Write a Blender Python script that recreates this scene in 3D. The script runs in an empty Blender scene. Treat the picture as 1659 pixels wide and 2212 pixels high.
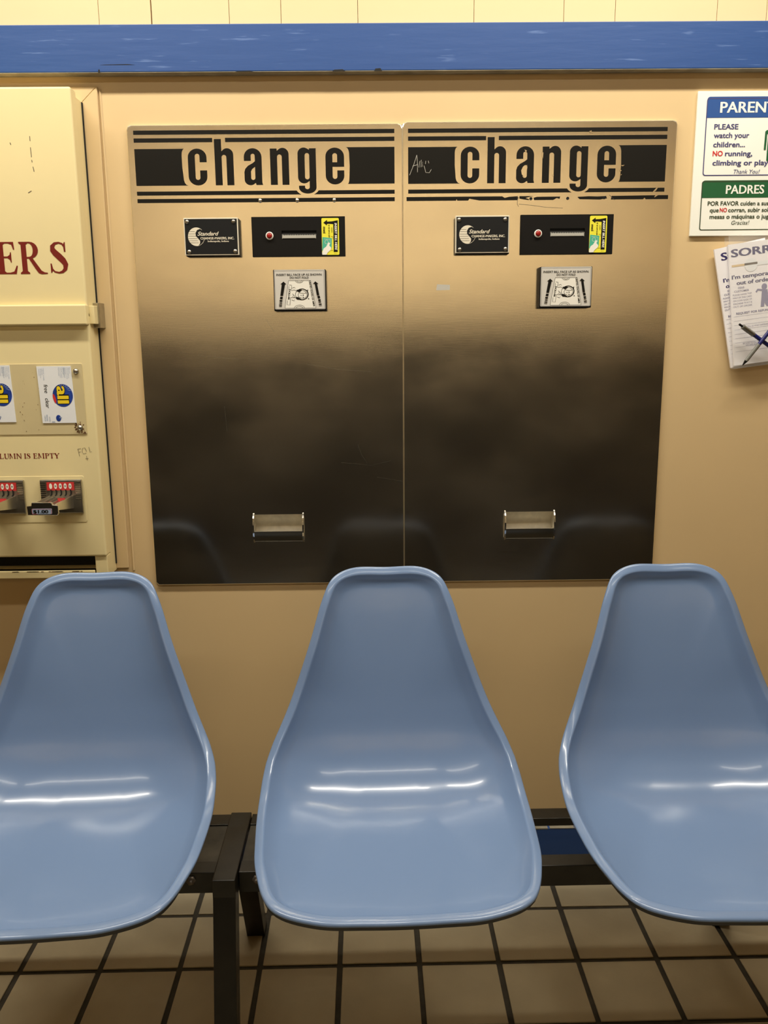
import bpy, math, random
from mathutils import Vector, Matrix
random.seed(7)
S = bpy.context.scene
COL = S.collection
PI = math.pi

# ------------------------------------------------------------------ camera
D = 1.7574            # distance from the camera's foot to the wall with the machines
right = Vector((0.99989837, -0.01096614, -0.00911021))
up = Vector((0.01110626, 0.19849969, 0.98003802))
fwd = Vector((0.00893886, 0.9800396, -0.19860131))
cam = bpy.data.cameras.new('camera'); cam.sensor_fit = 'VERTICAL'; cam.sensor_height = 36
cam.lens = 1810.05 / 2212 * 36; cam.clip_start = 0.02
co = bpy.data.objects.new('camera', cam); COL.objects.link(co)
m = Matrix((right, up, -fwd)).transposed().to_4x4(); m.translation = (0, 0, 1.25)
co.matrix_world = m
S.camera = co

# ------------------------------------------------------------------ world, exposure
S.view_settings.view_transform = 'Standard'; S.view_settings.look = 'None'
S.view_settings.gamma = 1; S.view_settings.use_curve_mapping = False
S.view_settings.exposure = 0.05
w = bpy.data.worlds.new('world'); S.world = w; w.use_nodes = True
w.node_tree.nodes['Background'].inputs[0].default_value = (1, .93, .80, 1)
w.node_tree.nodes['Background'].inputs[1].default_value = 0.02

LAMPS = [  # x, y, z, length x, width y, watts
    (-0.75, 1.20, 2.46, 1.25, .10, 22), (0.62, 1.20, 2.46, 1.15, .10, 22),
    (-0.95, 0.15, 2.46, 1.25, .10, 6), (0.55, 0.15, 2.46, 1.20, .10, 6),
    (-1.00, -1.95, 2.86, 1.8, .10, 32), (1.00, -1.95, 2.86, 1.8, .10, 32),  # rear pair, added to brighten the far wall mirrored in the steel
]
LCOL = (1.0, .93, .80)

# ------------------------------------------------------------------ materials
def mat(name, col, rough=.5, metal=0, spec=.5, coat=0, noise=0, nscale=8, bump=0, bscale=40, stretch=None, emit=None, rvar=0, alpha=1, trans=0):
    M = bpy.data.materials.new(name); M.use_nodes = True
    nt = M.node_tree; b = nt.nodes['Principled BSDF']
    b.inputs['Base Color'].default_value = (*col, 1); b.inputs['Roughness'].default_value = rough
    b.inputs['Metallic'].default_value = metal; b.inputs['Specular IOR Level'].default_value = spec
    b.inputs['Coat Weight'].default_value = coat; b.inputs['Coat Roughness'].default_value = .06
    if trans: b.inputs['Transmission Weight'].default_value = trans
    if alpha < 1: b.inputs['Alpha'].default_value = alpha
    tc = nt.nodes.new('ShaderNodeTexCoord')
    mp = nt.nodes.new('ShaderNodeMapping'); nt.links.new(tc.outputs['Object'], mp.inputs[0])
    if stretch: mp.inputs['Scale'].default_value = stretch
    def nz(scale, det=4):
        n = nt.nodes.new('ShaderNodeTexNoise'); n.inputs['Scale'].default_value = scale; n.inputs['Detail'].default_value = det
        nt.links.new(mp.outputs[0], n.inputs['Vector']); return n
    if noise:
        n = nz(nscale); r = nt.nodes.new('ShaderNodeMapRange')
        r.inputs[1].default_value = .3; r.inputs[2].default_value = .7
        r.inputs[3].default_value = 1 - noise; r.inputs[4].default_value = 1 + noise * .6
        mx = nt.nodes.new('ShaderNodeVectorMath'); mx.operation = 'SCALE'; mx.inputs[0].default_value = col
        nt.links.new(n.outputs[0], r.inputs[0]); nt.links.new(r.outputs[0], mx.inputs['Scale'])
        nt.links.new(mx.outputs[0], b.inputs['Base Color'])
    if rvar:
        n = nz(nscale * 1.7); r = nt.nodes.new('ShaderNodeMapRange')
        r.inputs[1].default_value = .3; r.inputs[2].default_value = .7
        r.inputs[3].default_value = rough - rvar; r.inputs[4].default_value = rough + rvar
        nt.links.new(n.outputs[0], r.inputs[0]); nt.links.new(r.outputs[0], b.inputs['Roughness'])
    if bump:
        n = nz(bscale); bp = nt.nodes.new('ShaderNodeBump'); bp.inputs['Strength'].default_value = bump; bp.inputs['Distance'].default_value = .002
        nt.links.new(n.outputs[0], bp.inputs['Height']); nt.links.new(bp.outputs[0], b.inputs['Normal'])
    if emit:
        b.inputs['Emission Color'].default_value = (*emit[:3], 1); b.inputs['Emission Strength'].default_value = emit[3]
    return M

def brushed(name, col, rough):
    """stainless steel with a fine horizontal grain, smears and small dents"""
    M = mat(name, col, rough, 1)
    nt = M.node_tree; b = nt.nodes['Principled BSDF']; tc = nt.nodes['Texture Coordinate']
    def noise(scale, st, det=3):
        mp = nt.nodes.new('ShaderNodeMapping'); mp.inputs['Scale'].default_value = st
        n = nt.nodes.new('ShaderNodeTexNoise'); n.inputs['Scale'].default_value = scale; n.inputs['Detail'].default_value = det
        nt.links.new(tc.outputs['Object'], mp.inputs[0]); nt.links.new(mp.outputs[0], n.inputs['Vector']); return n
    g = noise(60, (.5, 1, 12)); sm = noise(5, (1, 1, 1.6), 6); st = noise(3, (1, 1, 4), 2)
    r = nt.nodes.new('ShaderNodeMapRange'); r.inputs[1].default_value = .35; r.inputs[2].default_value = .7
    r.inputs[3].default_value = rough - .03; r.inputs[4].default_value = rough + .05
    nt.links.new(sm.outputs[0], r.inputs[0]); nt.links.new(r.outputs[0], b.inputs['Roughness'])
    bp = nt.nodes.new('ShaderNodeBump'); bp.inputs['Strength'].default_value = .05; bp.inputs['Distance'].default_value = .0004
    nt.links.new(g.outputs[0], bp.inputs['Height'])
    b2 = nt.nodes.new('ShaderNodeBump'); b2.inputs['Strength'].default_value = .10; b2.inputs['Distance'].default_value = .002
    nt.links.new(st.outputs[0], b2.inputs['Height']); nt.links.new(bp.outputs[0], b2.inputs['Normal'])
    nt.links.new(b2.outputs[0], b.inputs['Normal'])
    return M

def painted_blue():
    M = mat('blue rail paint', (.022, .072, .245), .38, bump=.25, bscale=30, stretch=(.3, 1, 2))
    nt = M.node_tree; b = nt.nodes['Principled BSDF']; tc = nt.nodes['Texture Coordinate']
    mp = nt.nodes.new('ShaderNodeMapping'); mp.inputs['Scale'].default_value = (5, 1, 60)
    nt.links.new(tc.outputs['Object'], mp.inputs[0])
    n = nt.nodes.new('ShaderNodeTexNoise'); n.inputs['Scale'].default_value = 2.2; n.inputs['Detail'].default_value = 5
    nt.links.new(mp.outputs[0], n.inputs['Vector'])
    r = nt.nodes.new('ShaderNodeValToRGB'); r.color_ramp.elements[0].position = .64; r.color_ramp.elements[1].position = .76
    r.color_ramp.elements[0].color = (.022, .072, .245, 1); r.color_ramp.elements[1].color = (.11, .19, .42, 1)
    nt.links.new(n.outputs[0], r.inputs[0]); nt.links.new(r.outputs[0], b.inputs['Base Color'])
    return M

def floor_tile_mat():
    return mat('quarry tile', (.41, .34, .215), .5, noise=.16, nscale=5, bump=.3, bscale=60, rvar=.08)

M = dict(
    wall=mat('tan wall paint', (.67, .495, .265), .42, noise=.03, nscale=3, bump=.28, bscale=7, spec=.4),
    wallup=mat('cream upper wall paint', (.70, .53, .30), .45, noise=.02, nscale=4, bump=.1, bscale=20),
    wallfar=mat('tan far wall', (.86, .68, .42), .6),  # colour lightened in place of more lamp light, for a brighter steel reflection
    blue=painted_blue(),
    bare=mat('chipped bare wood', (.30, .27, .20), .7, noise=.3, nscale=30),
    dark=mat('added dark block', (.018, .016, .013), .6),
    ceil=mat('white ceiling tile', (.45, .43, .38), .8),
    floor=mat('dark grout', (.050, .042, .028), .85, noise=.3, nscale=40, bump=.3, bscale=120),
    tile=floor_tile_mat(),
    steel=brushed('brushed stainless steel', (.76, .71, .61), .175),
    steeledge=mat('bright steel edge', (.85, .80, .68), .3, 1),
    chrome=mat('chrome', (.80, .78, .74), .13, 1, rvar=.05, nscale=30),
    chromed=mat('dull chrome', (.45, .43, .38), .3, 1, noise=.2, nscale=50),
    cupm=mat('worn cup steel', (.75, .70, .58), .55, .55, noise=.12, nscale=60),
    chromed2=mat('dark cup front', (.16, .15, .12), .35, .9),
    decal=mat('black decal', (.008, .007, .005), .5, spec=.15),
    blackp=mat('black plastic', (.005, .0045, .004), .5, spec=.2),
    blackpl=mat('black plate', (.008, .009, .010), .45, spec=.25),
    silver=mat('silver plate', (.64, .62, .57), .42, .1),
    pale=mat('pale cream ink', (.72, .66, .52), .5),
    white=mat('white ink', (.82, .80, .72), .5),
    red=mat('red button', (.30, .008, .006), .25),
    slot=mat('grey slot plastic', (.42, .41, .36), .4),
    yellow=mat('yellow sticker', (.80, .74, .05), .35),
    greenb=mat('green bill ink', (.06, .42, .28), .5),
    cream=mat('cream enamel', (.80, .68, .37), .33, noise=.03, nscale=4, bump=.05, bscale=12, coat=.2),
    cream2=mat('cream plate', (.62, .52, .29), .35, noise=.06, nscale=9),
    maroon=mat('maroon lettering', (.17, .010, .006), .4),
    rust=mat('rust', (.13, .05, .012), .8, noise=.5, nscale=60),
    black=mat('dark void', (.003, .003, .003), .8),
    boxw=mat('white detergent carton', (.80, .82, .84), .4),
    boxblue=mat('carton blue', (.015, .05, .30), .35, noise=.4, nscale=50),
    boxyel=mat('carton yellow', (.85, .62, .02), .4),
    boxtxt=mat('carton grey blue print', (.28, .36, .50), .5),
    redstrip=mat('red coin strip', (.55, .03, .03), .4),
    signw=mat('white sign board', (.88, .88, .80), .4),
    signb=mat('sign blue', (.022, .085, .30), .4),
    signg=mat('sign green', (.012, .105, .035), .4),
    navy=mat('navy ink', (.055, .055, .17), .5),
    olive=mat('dark green ink', (.03, .05, .02), .5),
    signr=mat('red ink', (.62, .03, .03), .4),
    paper=mat('white flyer paper', (.86, .84, .86), .6),
    paperg=mat('flyer behind acrylic', (.70, .64, .60), .5),
    ink=mat('indigo ink', (.035, .028, .13), .5),
    inkl=mat('light indigo ink', (.22, .21, .34), .5),
    acrylic=mat('clear acrylic', (.95, .95, .93), .06, alpha=.08, spec=.6),
    pengrey=mat('grey pen barrel', (.17, .17, .15), .3),
    penblue=mat('blue pen barrel', (.012, .015, .12), .25),
    frame=mat('black bench steel', (.0075, .0065, .005), .42, noise=.3, nscale=20, rvar=.08, bump=.12, bscale=60),
    frametop=mat('dusty black steel', (.040, .034, .024), .55, noise=.75, nscale=22, bump=.2, bscale=60),
    shell=mat('blue fibreglass', (.168, .252, .425), .21, coat=.2, spec=.5),
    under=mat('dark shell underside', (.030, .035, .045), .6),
    bolt=mat('dirty bolt', (.16, .13, .10), .5, .6, noise=.4, nscale=200),
    tape=mat('old tape mark', (.50, .48, .42), .6),
    glow=mat('fluorescent diffuser', (.9, .9, .85), .5, emit=(1, .95, .86, .6)),
    housing=mat('white lamp housing', (.8, .8, .78), .5),
)

# ------------------------------------------------------------------ helpers
def link(o): COL.objects.link(o); return o
def tag(o, label=None, cat=None, group=None, kind=None):
    if label: o['label'] = label
    if cat: o['category'] = cat
    if group: o['group'] = group
    if kind: o['kind'] = kind
    return o
def empty(name, loc, label=None, cat=None, group=None, rot=(0, 0, 0)):
    o = bpy.data.objects.new(name, None); o.empty_display_size = .05
    o.location = loc; o.rotation_euler = rot; link(o)
    return tag(o, label, cat, group)

class MB:
    """collects faces for ONE mesh; coordinates are local to the parent"""
    def __init__(s): s.v = []; s.f = []; s.sm = []
    def add(s, vs, fs, smooth=False):
        k = len(s.v); s.v += [tuple(v) for v in vs]; s.f += [tuple(i + k for i in f) for f in fs]; s.sm += [smooth] * len(fs); return s
    def box(s, x0, x1, y0, y1, z0, z1):
        vs = [(x, y, z) for x in (x0, x1) for y in (y0, y1) for z in (z0, z1)]
        return s.add(vs, [(0, 1, 3, 2), (4, 6, 7, 5), (0, 4, 5, 1), (2, 3, 7, 6), (0, 2, 6, 4), (1, 5, 7, 3)])
    def bar(s, p, q, wx, h, up=(0, 0, 1)):
        """square bar from p to q; wx along 'side', h along 'up-ish'"""
        p, q = Vector(p), Vector(q); t = (q - p).normalized(); sd = t.cross(Vector(up)).normalized(); u = sd.cross(t)
        vs = []
        for c in (p, q):
            for a, b in ((-1, -1), (1, -1), (1, 1), (-1, 1)): vs.append(c + sd * a * wx / 2 + u * b * h / 2)
        return s.add(vs, [(3, 2, 1, 0), (4, 5, 6, 7), (0, 1, 5, 4), (1, 2, 6, 5), (2, 3, 7, 6), (3, 0, 4, 7)])
    def prism(s, pts, y0, y1):
        """x,z outline (counter-clockwise seen from -y) extruded from y0 (front) to y1"""
        n = len(pts); vs = [(x, y0, z) for x, z in pts] + [(x, y1, z) for x, z in pts]
        return s.add(vs, [tuple(range(n)), tuple(range(2 * n - 1, n - 1, -1))] + [((i + 1) % n, i, i + n, (i + 1) % n + n) for i in range(n)])
    def lathe(s, prof, c, axis='y', n=20):
        """prof: (radius, height along axis) points; the axis points to -y (out of the wall) or z"""
        vs = []; fs = []
        for r, h in prof:
            for k in range(n):
                a = 2 * PI * k / n
                if axis == 'y': vs.append((c[0] + r * math.cos(a), c[1] - h, c[2] + r * math.sin(a)))
                elif axis == 'z': vs.append((c[0] + r * math.cos(a), c[1] + r * math.sin(a), c[2] + h))
        for i in range(len(prof) - 1):
            for k in range(n):
                j = (k + 1) % n; fs.append((i * n + k, i * n + j, (i + 1) * n + j, (i + 1) * n + k))
        fs.append(tuple((len(prof) - 1) * n + k for k in range(n)))
        return s.add(vs, fs, True)
    def tube(s, p, q, r, r2=None, n=14):
        p, q = Vector(p), Vector(q); t = (q - p).normalized()
        a = t.orthogonal().normalized(); b = t.cross(a); r2 = r if r2 is None else r2; vs = []
        for c, rr in ((p, r), (q, r2)):
            for k in range(n): vs.append(c + (a * math.cos(2 * PI * k / n) + b * math.sin(2 * PI * k / n)) * rr)
        fs = [(k, (k + 1) % n, (k + 1) % n + n, k + n) for k in range(n)]
        s.add(vs, fs, True); return s.add(vs, [tuple(range(n - 1, -1, -1)), tuple(range(n, 2 * n))])
    def build(s, name, m, parent=None, bevel=0, seg=2, smooth=False):
        me = bpy.data.meshes.new(name); me.from_pydata(s.v, [], s.f); me.update()
        for p, sm in zip(me.polygons, s.sm): p.use_smooth = sm or smooth
        me.materials.append(m)
        o = bpy.data.objects.new(name, me); link(o)
        if parent: o.parent = parent
        if name in ('scuff', 'scratch', 'flaked_spot', 'rust_spot', 'paint_chip', 'rust_chip', 'slot_teeth', 'grip_rib', 'logo_rays', 'pencil_scrawl'): o['kind'] = 'stuff'
        if bevel:
            bv = o.modifiers.new('bevel', 'BEVEL'); bv.width = bevel; bv.segments = seg; bv.limit_method = 'ANGLE'; bv.angle_limit = math.radians(35)
        return o

# flat 2D ink: lists of (verts2d, faces)
def fill(polys):
    """closed outlines, inner ones are holes -> 2D mesh"""
    c = bpy.data.curves.new('t', 'CURVE'); c.dimensions = '2D'; c.fill_mode = 'BOTH'
    for P in polys:
        sp = c.splines.new('POLY'); sp.points.add(len(P) - 1); sp.use_cyclic_u = True
        for i, (x, y) in enumerate(P): sp.points[i].co = (x * 10, y * 10, 0, 1)
    o = bpy.data.objects.new('t', c); me = bpy.data.meshes.new_from_object(o)
    r = ([(v.co.x / 10, v.co.y / 10) for v in me.vertices], [tuple(p.vertices) for p in me.polygons])
    bpy.data.objects.remove(o); bpy.data.curves.remove(c); bpy.data.meshes.remove(me)
    return r
_cap = {}
def text(body, cap=1, width=None, bold=0, shear=0, align='l', rot=0, at=(0, 0), space=1):
    """built-in font, cap height in metres, optional exact width; rot in degrees about 'at'"""
    c = bpy.data.curves.new('t', 'FONT'); c.body = body; c.size = 1; c.offset = min(bold, .006); c.shear = shear
    c.resolution_u = 3; c.space_character = space
    o = bpy.data.objects.new('t', c); me = bpy.data.meshes.new_from_object(o)
    V = [(v.co.x, v.co.y) for v in me.vertices]; F = [tuple(p.vertices) for p in me.polygons]
    bpy.data.objects.remove(o); bpy.data.curves.remove(c); bpy.data.meshes.remove(me)
    if bold > .006:      # heavier strokes: shifted copies, each on its own hair-thin layer
        V0, F0 = V, F; V, F = [], []
        for j in range(3):
            n0 = len(V); V += [(v[0] + (j - 1) * bold * .9, v[1] + (j % 2) * bold * .25, j) for v in V0]; F += [tuple(i + n0 for i in f) for f in F0]
    k = cap / .729
    x0 = min(v[0] for v in V); x1 = max(v[0] for v in V)
    kx = k if width is None else width / (x1 - x0)
    W = (x1 - x0) * kx
    ox = {'l': 0, 'c': -W / 2, 'r': -W}[align]
    ca, sa = math.cos(math.radians(rot)), math.sin(math.radians(rot)); out = []
    for v in V:
        X = (v[0] - x0) * kx + ox; Y = v[1] * k
        out.append((at[0] + X * ca - Y * sa, at[1] + X * sa + Y * ca, v[2] * .000004 if len(v) > 2 else 0))
    return out, F
def ribbon(pts, wd):
    out = []; L = []; Rr = []
    for i, p in enumerate(pts):
        a = pts[max(i - 1, 0)]; b = pts[min(i + 1, len(pts) - 1)]
        dx, dy = b[0] - a[0], b[1] - a[1]; l = math.hypot(dx, dy) or 1
        ww = wd[i] if isinstance(wd, (list, tuple)) else wd
        L.append((p[0] - dy / l * ww / 2, p[1] + dx / l * ww / 2)); Rr.append((p[0] + dy / l * ww / 2, p[1] - dx / l * ww / 2))
    n = len(pts)
    return L + Rr, [(i, i + n, i + 1 + n, i + 1) for i in range(n - 1)]
def rect(x0, x1, z0, z1): return [(x0, z0), (x1, z0), (x1, z1), (x0, z1)]
def rrect(x0, x1, z0, z1, r, n=5):
    P = []
    for cx, cz, a0 in ((x1 - r, z0 + r, -90), (x1 - r, z1 - r, 0), (x0 + r, z1 - r, 90), (x0 + r, z0 + r, 180)):
        for k in range(n + 1):
            a = math.radians(a0 + 90 * k / n); P.append((cx + r * math.cos(a), cz + r * math.sin(a)))
    return P
def top_round(x0, x1, z0, z1, r): return [(x0, z0), (x1, z0)] + [p for p in rrect(x0, x1, z0, z1, r) if p[1] > (z0 + z1) / 2]
def ell(cx, cz, rx, rz, a0=0, a1=360, n=28, rot=0):
    P = []; c, s_ = math.cos(math.radians(rot)), math.sin(math.radians(rot))
    full = abs(a1 - a0) >= 360
    for k in range(n if full else n + 1):
        a = math.radians(a0 + (a1 - a0) * k / n); x, z = rx * math.cos(a), rz * math.sin(a)
        P.append((cx + x * c - z * s_, cz + x * s_ + z * c))
    return P
def xf(shape, sx=1, sz=1, ox=0, oz=0):
    return [(v[0] * sx + ox, v[1] * sz + oz) for v in shape[0]], shape[1]
def ink(name, shapes, m, parent, y, label=None, off=(0, 0), split=False):
    """flat print lying on a surface at depth y (facing -y); shapes may carry a third, tiny layer value"""
    o = None; b = MB()
    for k, (V, F) in enumerate(shapes):
        b.add([(v[0] + off[0], y - k % 12 * .000012 - (v[2] if len(v) > 2 else 0), v[1] + off[1]) for v in V], F)
        if split or k == len(shapes) - 1:
            o = b.build(name, m, parent); b = MB()
            if label: o['label'] = label
    return o

# ------------------------------------------------------------------ room shell
RX = 2.9; RY = -3.0; RZ = 2.95
WT = .12
def cup_hole(dx): return rect(-.2625 + dx, -.1555 + dx, .834, .8925)
MDX = .5355           # right machine is the left one moved by this
wv, wf = fill([rect(-RX, RX, 0, 1.757), cup_hole(0), cup_hole(MDX)])
b = MB(); b.add([(x, D, z) for x, z in wv], wf)
b.box(-RX, RX, D + WT, D + WT + .01, 0, RZ)
wall = b.build('wall_back', M['wall']); wall['kind'] = 'structure'
# upper boards: each its own piece, with open joints between
edges = [-2.9, -2.4, -1.9, -1.42, -1.0, -.72, -.5184, -.4191, -.2704, -.1716, -.0251, .197, .3692, .4678, .6636, .7591, 1.0, 1.4, 1.9, 2.4, 2.9]
for i in range(len(edges) - 1):
    g = .0016 if abs(edges[i] + .4191) < .001 else .00035
    o = MB().box(edges[i] + g, edges[i + 1] - .0005, D, D + .012, 1.757, RZ).build('panel', M['wallup'], wall, bevel=.0004, seg=1)
o = MB().box(-RX, RX, D + .0125, D + .02, 1.757, RZ).build('panel_backing', M['bare'], wall)
for nm, bx, mm in (('wall_left', (-RX - .1, -RX, RY, D + .1, 0, RZ), M['wall']), ('wall_right', (RX, RX + .1, RY, D + .1, 0, RZ), M['wall']),
                   ('wall_front', (-RX, RX, RY - .1, RY, 0, RZ), M['wallfar']), ('ceiling', (-RX - .1, RX + .1, RY - .1, D + .1, RZ, RZ + .1), M['ceil'])):
    tag(MB().box(*bx).build(nm, mm), kind='structure')
tag(MB().box(-RX, RX, -1.50, -1.25, 0, 1.365).build('dark_reflection_block', M['dark']), kind='structure')      # unseen dark block, added so the lower steel mirrors something dark
tag(MB().box(-RX, RX, -1.86, -1.83, 2.60, RZ).build('rear_lamp_shield', M['ceil']), kind='structure')      # unseen board, added to keep the rear lamps off the seats
fl = MB().box(-RX - .1, RX + .1, RY - .1, D + .1, -.1, 0).build('floor', M['floor']); fl['kind'] = 'structure'

# floor tiles, one object each, sharing a mesh
TS = .1628; GR = .0105; FY = .0086; OX, OY = -.0855, 1.4938
tb = MB().box(-TS / 2 + GR / 2, TS / 2 - GR / 2, -TS / 2 + GR / 2, TS / 2 - GR / 2, 0, .004)
t0 = tb.build('tile', M['tile'], fl, bevel=.0018, seg=2)
tme = t0.data; first = True
for j in range(-8, 2):
    for i in range(-13, 14):
        cx, cy = (i + .5) * TS, (j + .5) * TS
        X = OX + cx * math.cos(FY) - cy * math.sin(FY) + random.uniform(-.0008, .0008); Y = OY + cx * math.sin(FY) + cy * math.cos(FY)
        if j == 1:     # the row cut to meet the wall
            y0 = Y - TS / 2 + GR / 2
            o = MB().box(X - TS / 2 + GR / 2, X + TS / 2 - GR / 2, y0, D - .014, 0, .004).build('tile', M['tile'], fl, bevel=.0018)
            continue
        if first: o = t0; first = False
        else:
            o = t0.copy(); link(o); o.parent = fl
        o.location = (X, Y, random.uniform(-.0004, .0004)); o.rotation_euler = (random.uniform(-.002, .002), random.uniform(-.002, .002), FY + random.uniform(-.003, .003))

# blue rail, its chips, blue baseboard
b = MB().box(-RX, RX, D - .024, D, 1.7580, 1.8412)
rail = b.build('trim_1', M['blue'], bevel=.0015); rail['kind'] = 'structure'
b = MB()
b.box(-RX, RX, D - .0236, D, 1.7572, 1.7580)
b.build('rail_underside', M['bare'], rail)
b = MB()
for x0, x1, z0, z1 in ((-.520, -.516, 1.757, 1.763), (-.26, -.225, 1.757, 1.7592), (-.075, -.05, 1.757, 1.7605), (.005, .02, 1.757, 1.762), (-.515, -.45, 1.7705, 1.7718)):
    b.prism([(x0, z0), (x1, z0), (x1 - (x1 - x0) * .2, z1), (x0 + (x1 - x0) * .15, z1 - .0006)], D - .0243, D - .0239)
b.build('paint_chip', M['black'], rail)
bb = MB().box(-RX, RX, D - .012, D, 0, .1475).build('baseboard_back', M['blue'], bevel=.002); bb['kind'] = 'structure'
b = MB()
x = -1.4
while x < 1.4:
    l = random.uniform(.04, .14); b.box(x, x + l, D - .0124, D - .002, .1470 - random.uniform(0, .002), .1480); x += l + random.uniform(.0, .006)
b.build('paint_chip', M['bare'], bb)

# ------------------------------------------------------------------ ceiling lamps (above and behind the camera)
for i, (lx, ly, lz, ll, lw, W) in enumerate(LAMPS):
    side = 'left' if lx < 0 else 'right'
    row = ('unseen row added to light the far wall' if ly < -1 else ('row nearest the change machines' if ly > .5 else 'row above the camera'))
    t = empty('ceiling_light', (lx, ly, lz), 'white fluorescent strip fixture on the ceiling, %s side, %s' % (side, row), 'ceiling light', 'fluorescent ceiling fixtures')
    MB().box(-ll / 2 - .02, ll / 2 + .02, -lw / 2 - .015, lw / 2 + .015, .012, .07).build('housing', M['housing'], t, bevel=.004)
    for sx in (-ll * .35, ll * .35): MB().tube((sx, 0, .07), (sx, 0, RZ - lz), .008).build('stem', M['housing'], t)
    L = bpy.data.lights.new('tube_light', 'AREA'); L.shape = 'RECTANGLE'; L.size = ll; L.size_y = lw; L.energy = W; L.color = LCOL
    o = bpy.data.objects.new('tube_light', L); link(o); o.parent = t; o.location = (0, 0, .004)

# ------------------------------------------------------------------ condensed grotesque letters for 'change' (unit: crop pixels, cap box 110 x 225)
def arc(cx, cy, r, a0, a1, n=7, ry=None):
    ry = ry or r
    return [(cx + r * math.cos(math.radians(a0 + (a1 - a0) * k / n)), cy + ry * math.sin(math.radians(a0 + (a1 - a0) * k / n))) for k in range(n + 1)]
def L_c():
    o = [(110, 142), (110, 172)] + arc(55, 172, 55, 0, 180, 12, 53) + arc(55, 53, 55, 180, 360, 12, 53) + [(110, 92), (69, 92), (69, 48)] \
        + arc(55, 48, 14, 0, -180, 8) + arc(55, 180, 14, 180, 0, 8) + [(69, 142)]
    return [o]
def L_h(top=282):
    return [[(0, 0), (0, top), (41, top), (41, 207)] + arc(74, 187, 36, 125, 0, 9, 39) + [(110, 0), (69, 0), (69, 172)] + arc(55, 172, 14, 0, 180, 8) + [(41, 0)]]
def L_n():
    return [[(0, 0), (0, 222), (40, 222), (40, 208)] + arc(74, 187, 36, 125, 0, 9, 39) + [(110, 0), (69, 0), (69, 172)] + arc(55, 172, 14, 0, 180, 8) + [(41, 0)]]
def L_a():
    o = [(0, 148), (0, 175)] + arc(52, 172, 52, 180, 0, 12, 53) + [(104, 16), (108, 0), (69, 0), (66, 12)] + arc(35, 33, 35, -40, -180, 8, 34) + [(0, 80), (6, 100), (22, 118), (50, 134), (64, 146), (64, 176)] \
        + arc(52, 180, 12, 0, 180, 8) + [(40, 148)]
    h = [(64, 112), (46, 98), (39, 84), (39, 46)] + arc(51, 44, 12.5, 180, 360, 8)
    return [o, h]
def L_e():
    o = [(110, 108), (110, 172)] + arc(55, 172, 55, 0, 180, 12, 53) + arc(55, 53, 55, 180, 360, 12, 53) + [(110, 86), (69, 86), (69, 48)] \
        + arc(55, 48, 14, 0, -180, 8) + [(41, 108)]
    h = [(41, 136), (69, 136)] + arc(55, 178, 14, 0, 180, 8)
    return [o, h]
def L_g():
    o = [(68, 213)] + arc(36, 190, 36, 60, 180, 8, 37) + [(0, 45)] + arc(36, 45, 36, 180, 300, 8, 37) + [(68, 22), (68, -14)] + arc(54, -16, 14, 0, -180, 6, 12) + [(40, -6), (4, -6), (4, -18)] \
        + arc(56, -18, 52, 180, 360, 12, 37) + [(108, 222), (68, 222)]
    h = arc(55, 180, 13.5, 0, 180, 8) + arc(55, 46, 13.5, 180, 360, 8)
    return [o, h]
kx = .000332; kz = .000303    # metres per crop pixel
WORD = [(L_c, -.3621), (L_h, -.3096), (L_a, -.2524), (L_n, -.2011), (L_g, -.1472), (L_e, -.0926)]
ZB = 1.5562
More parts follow.
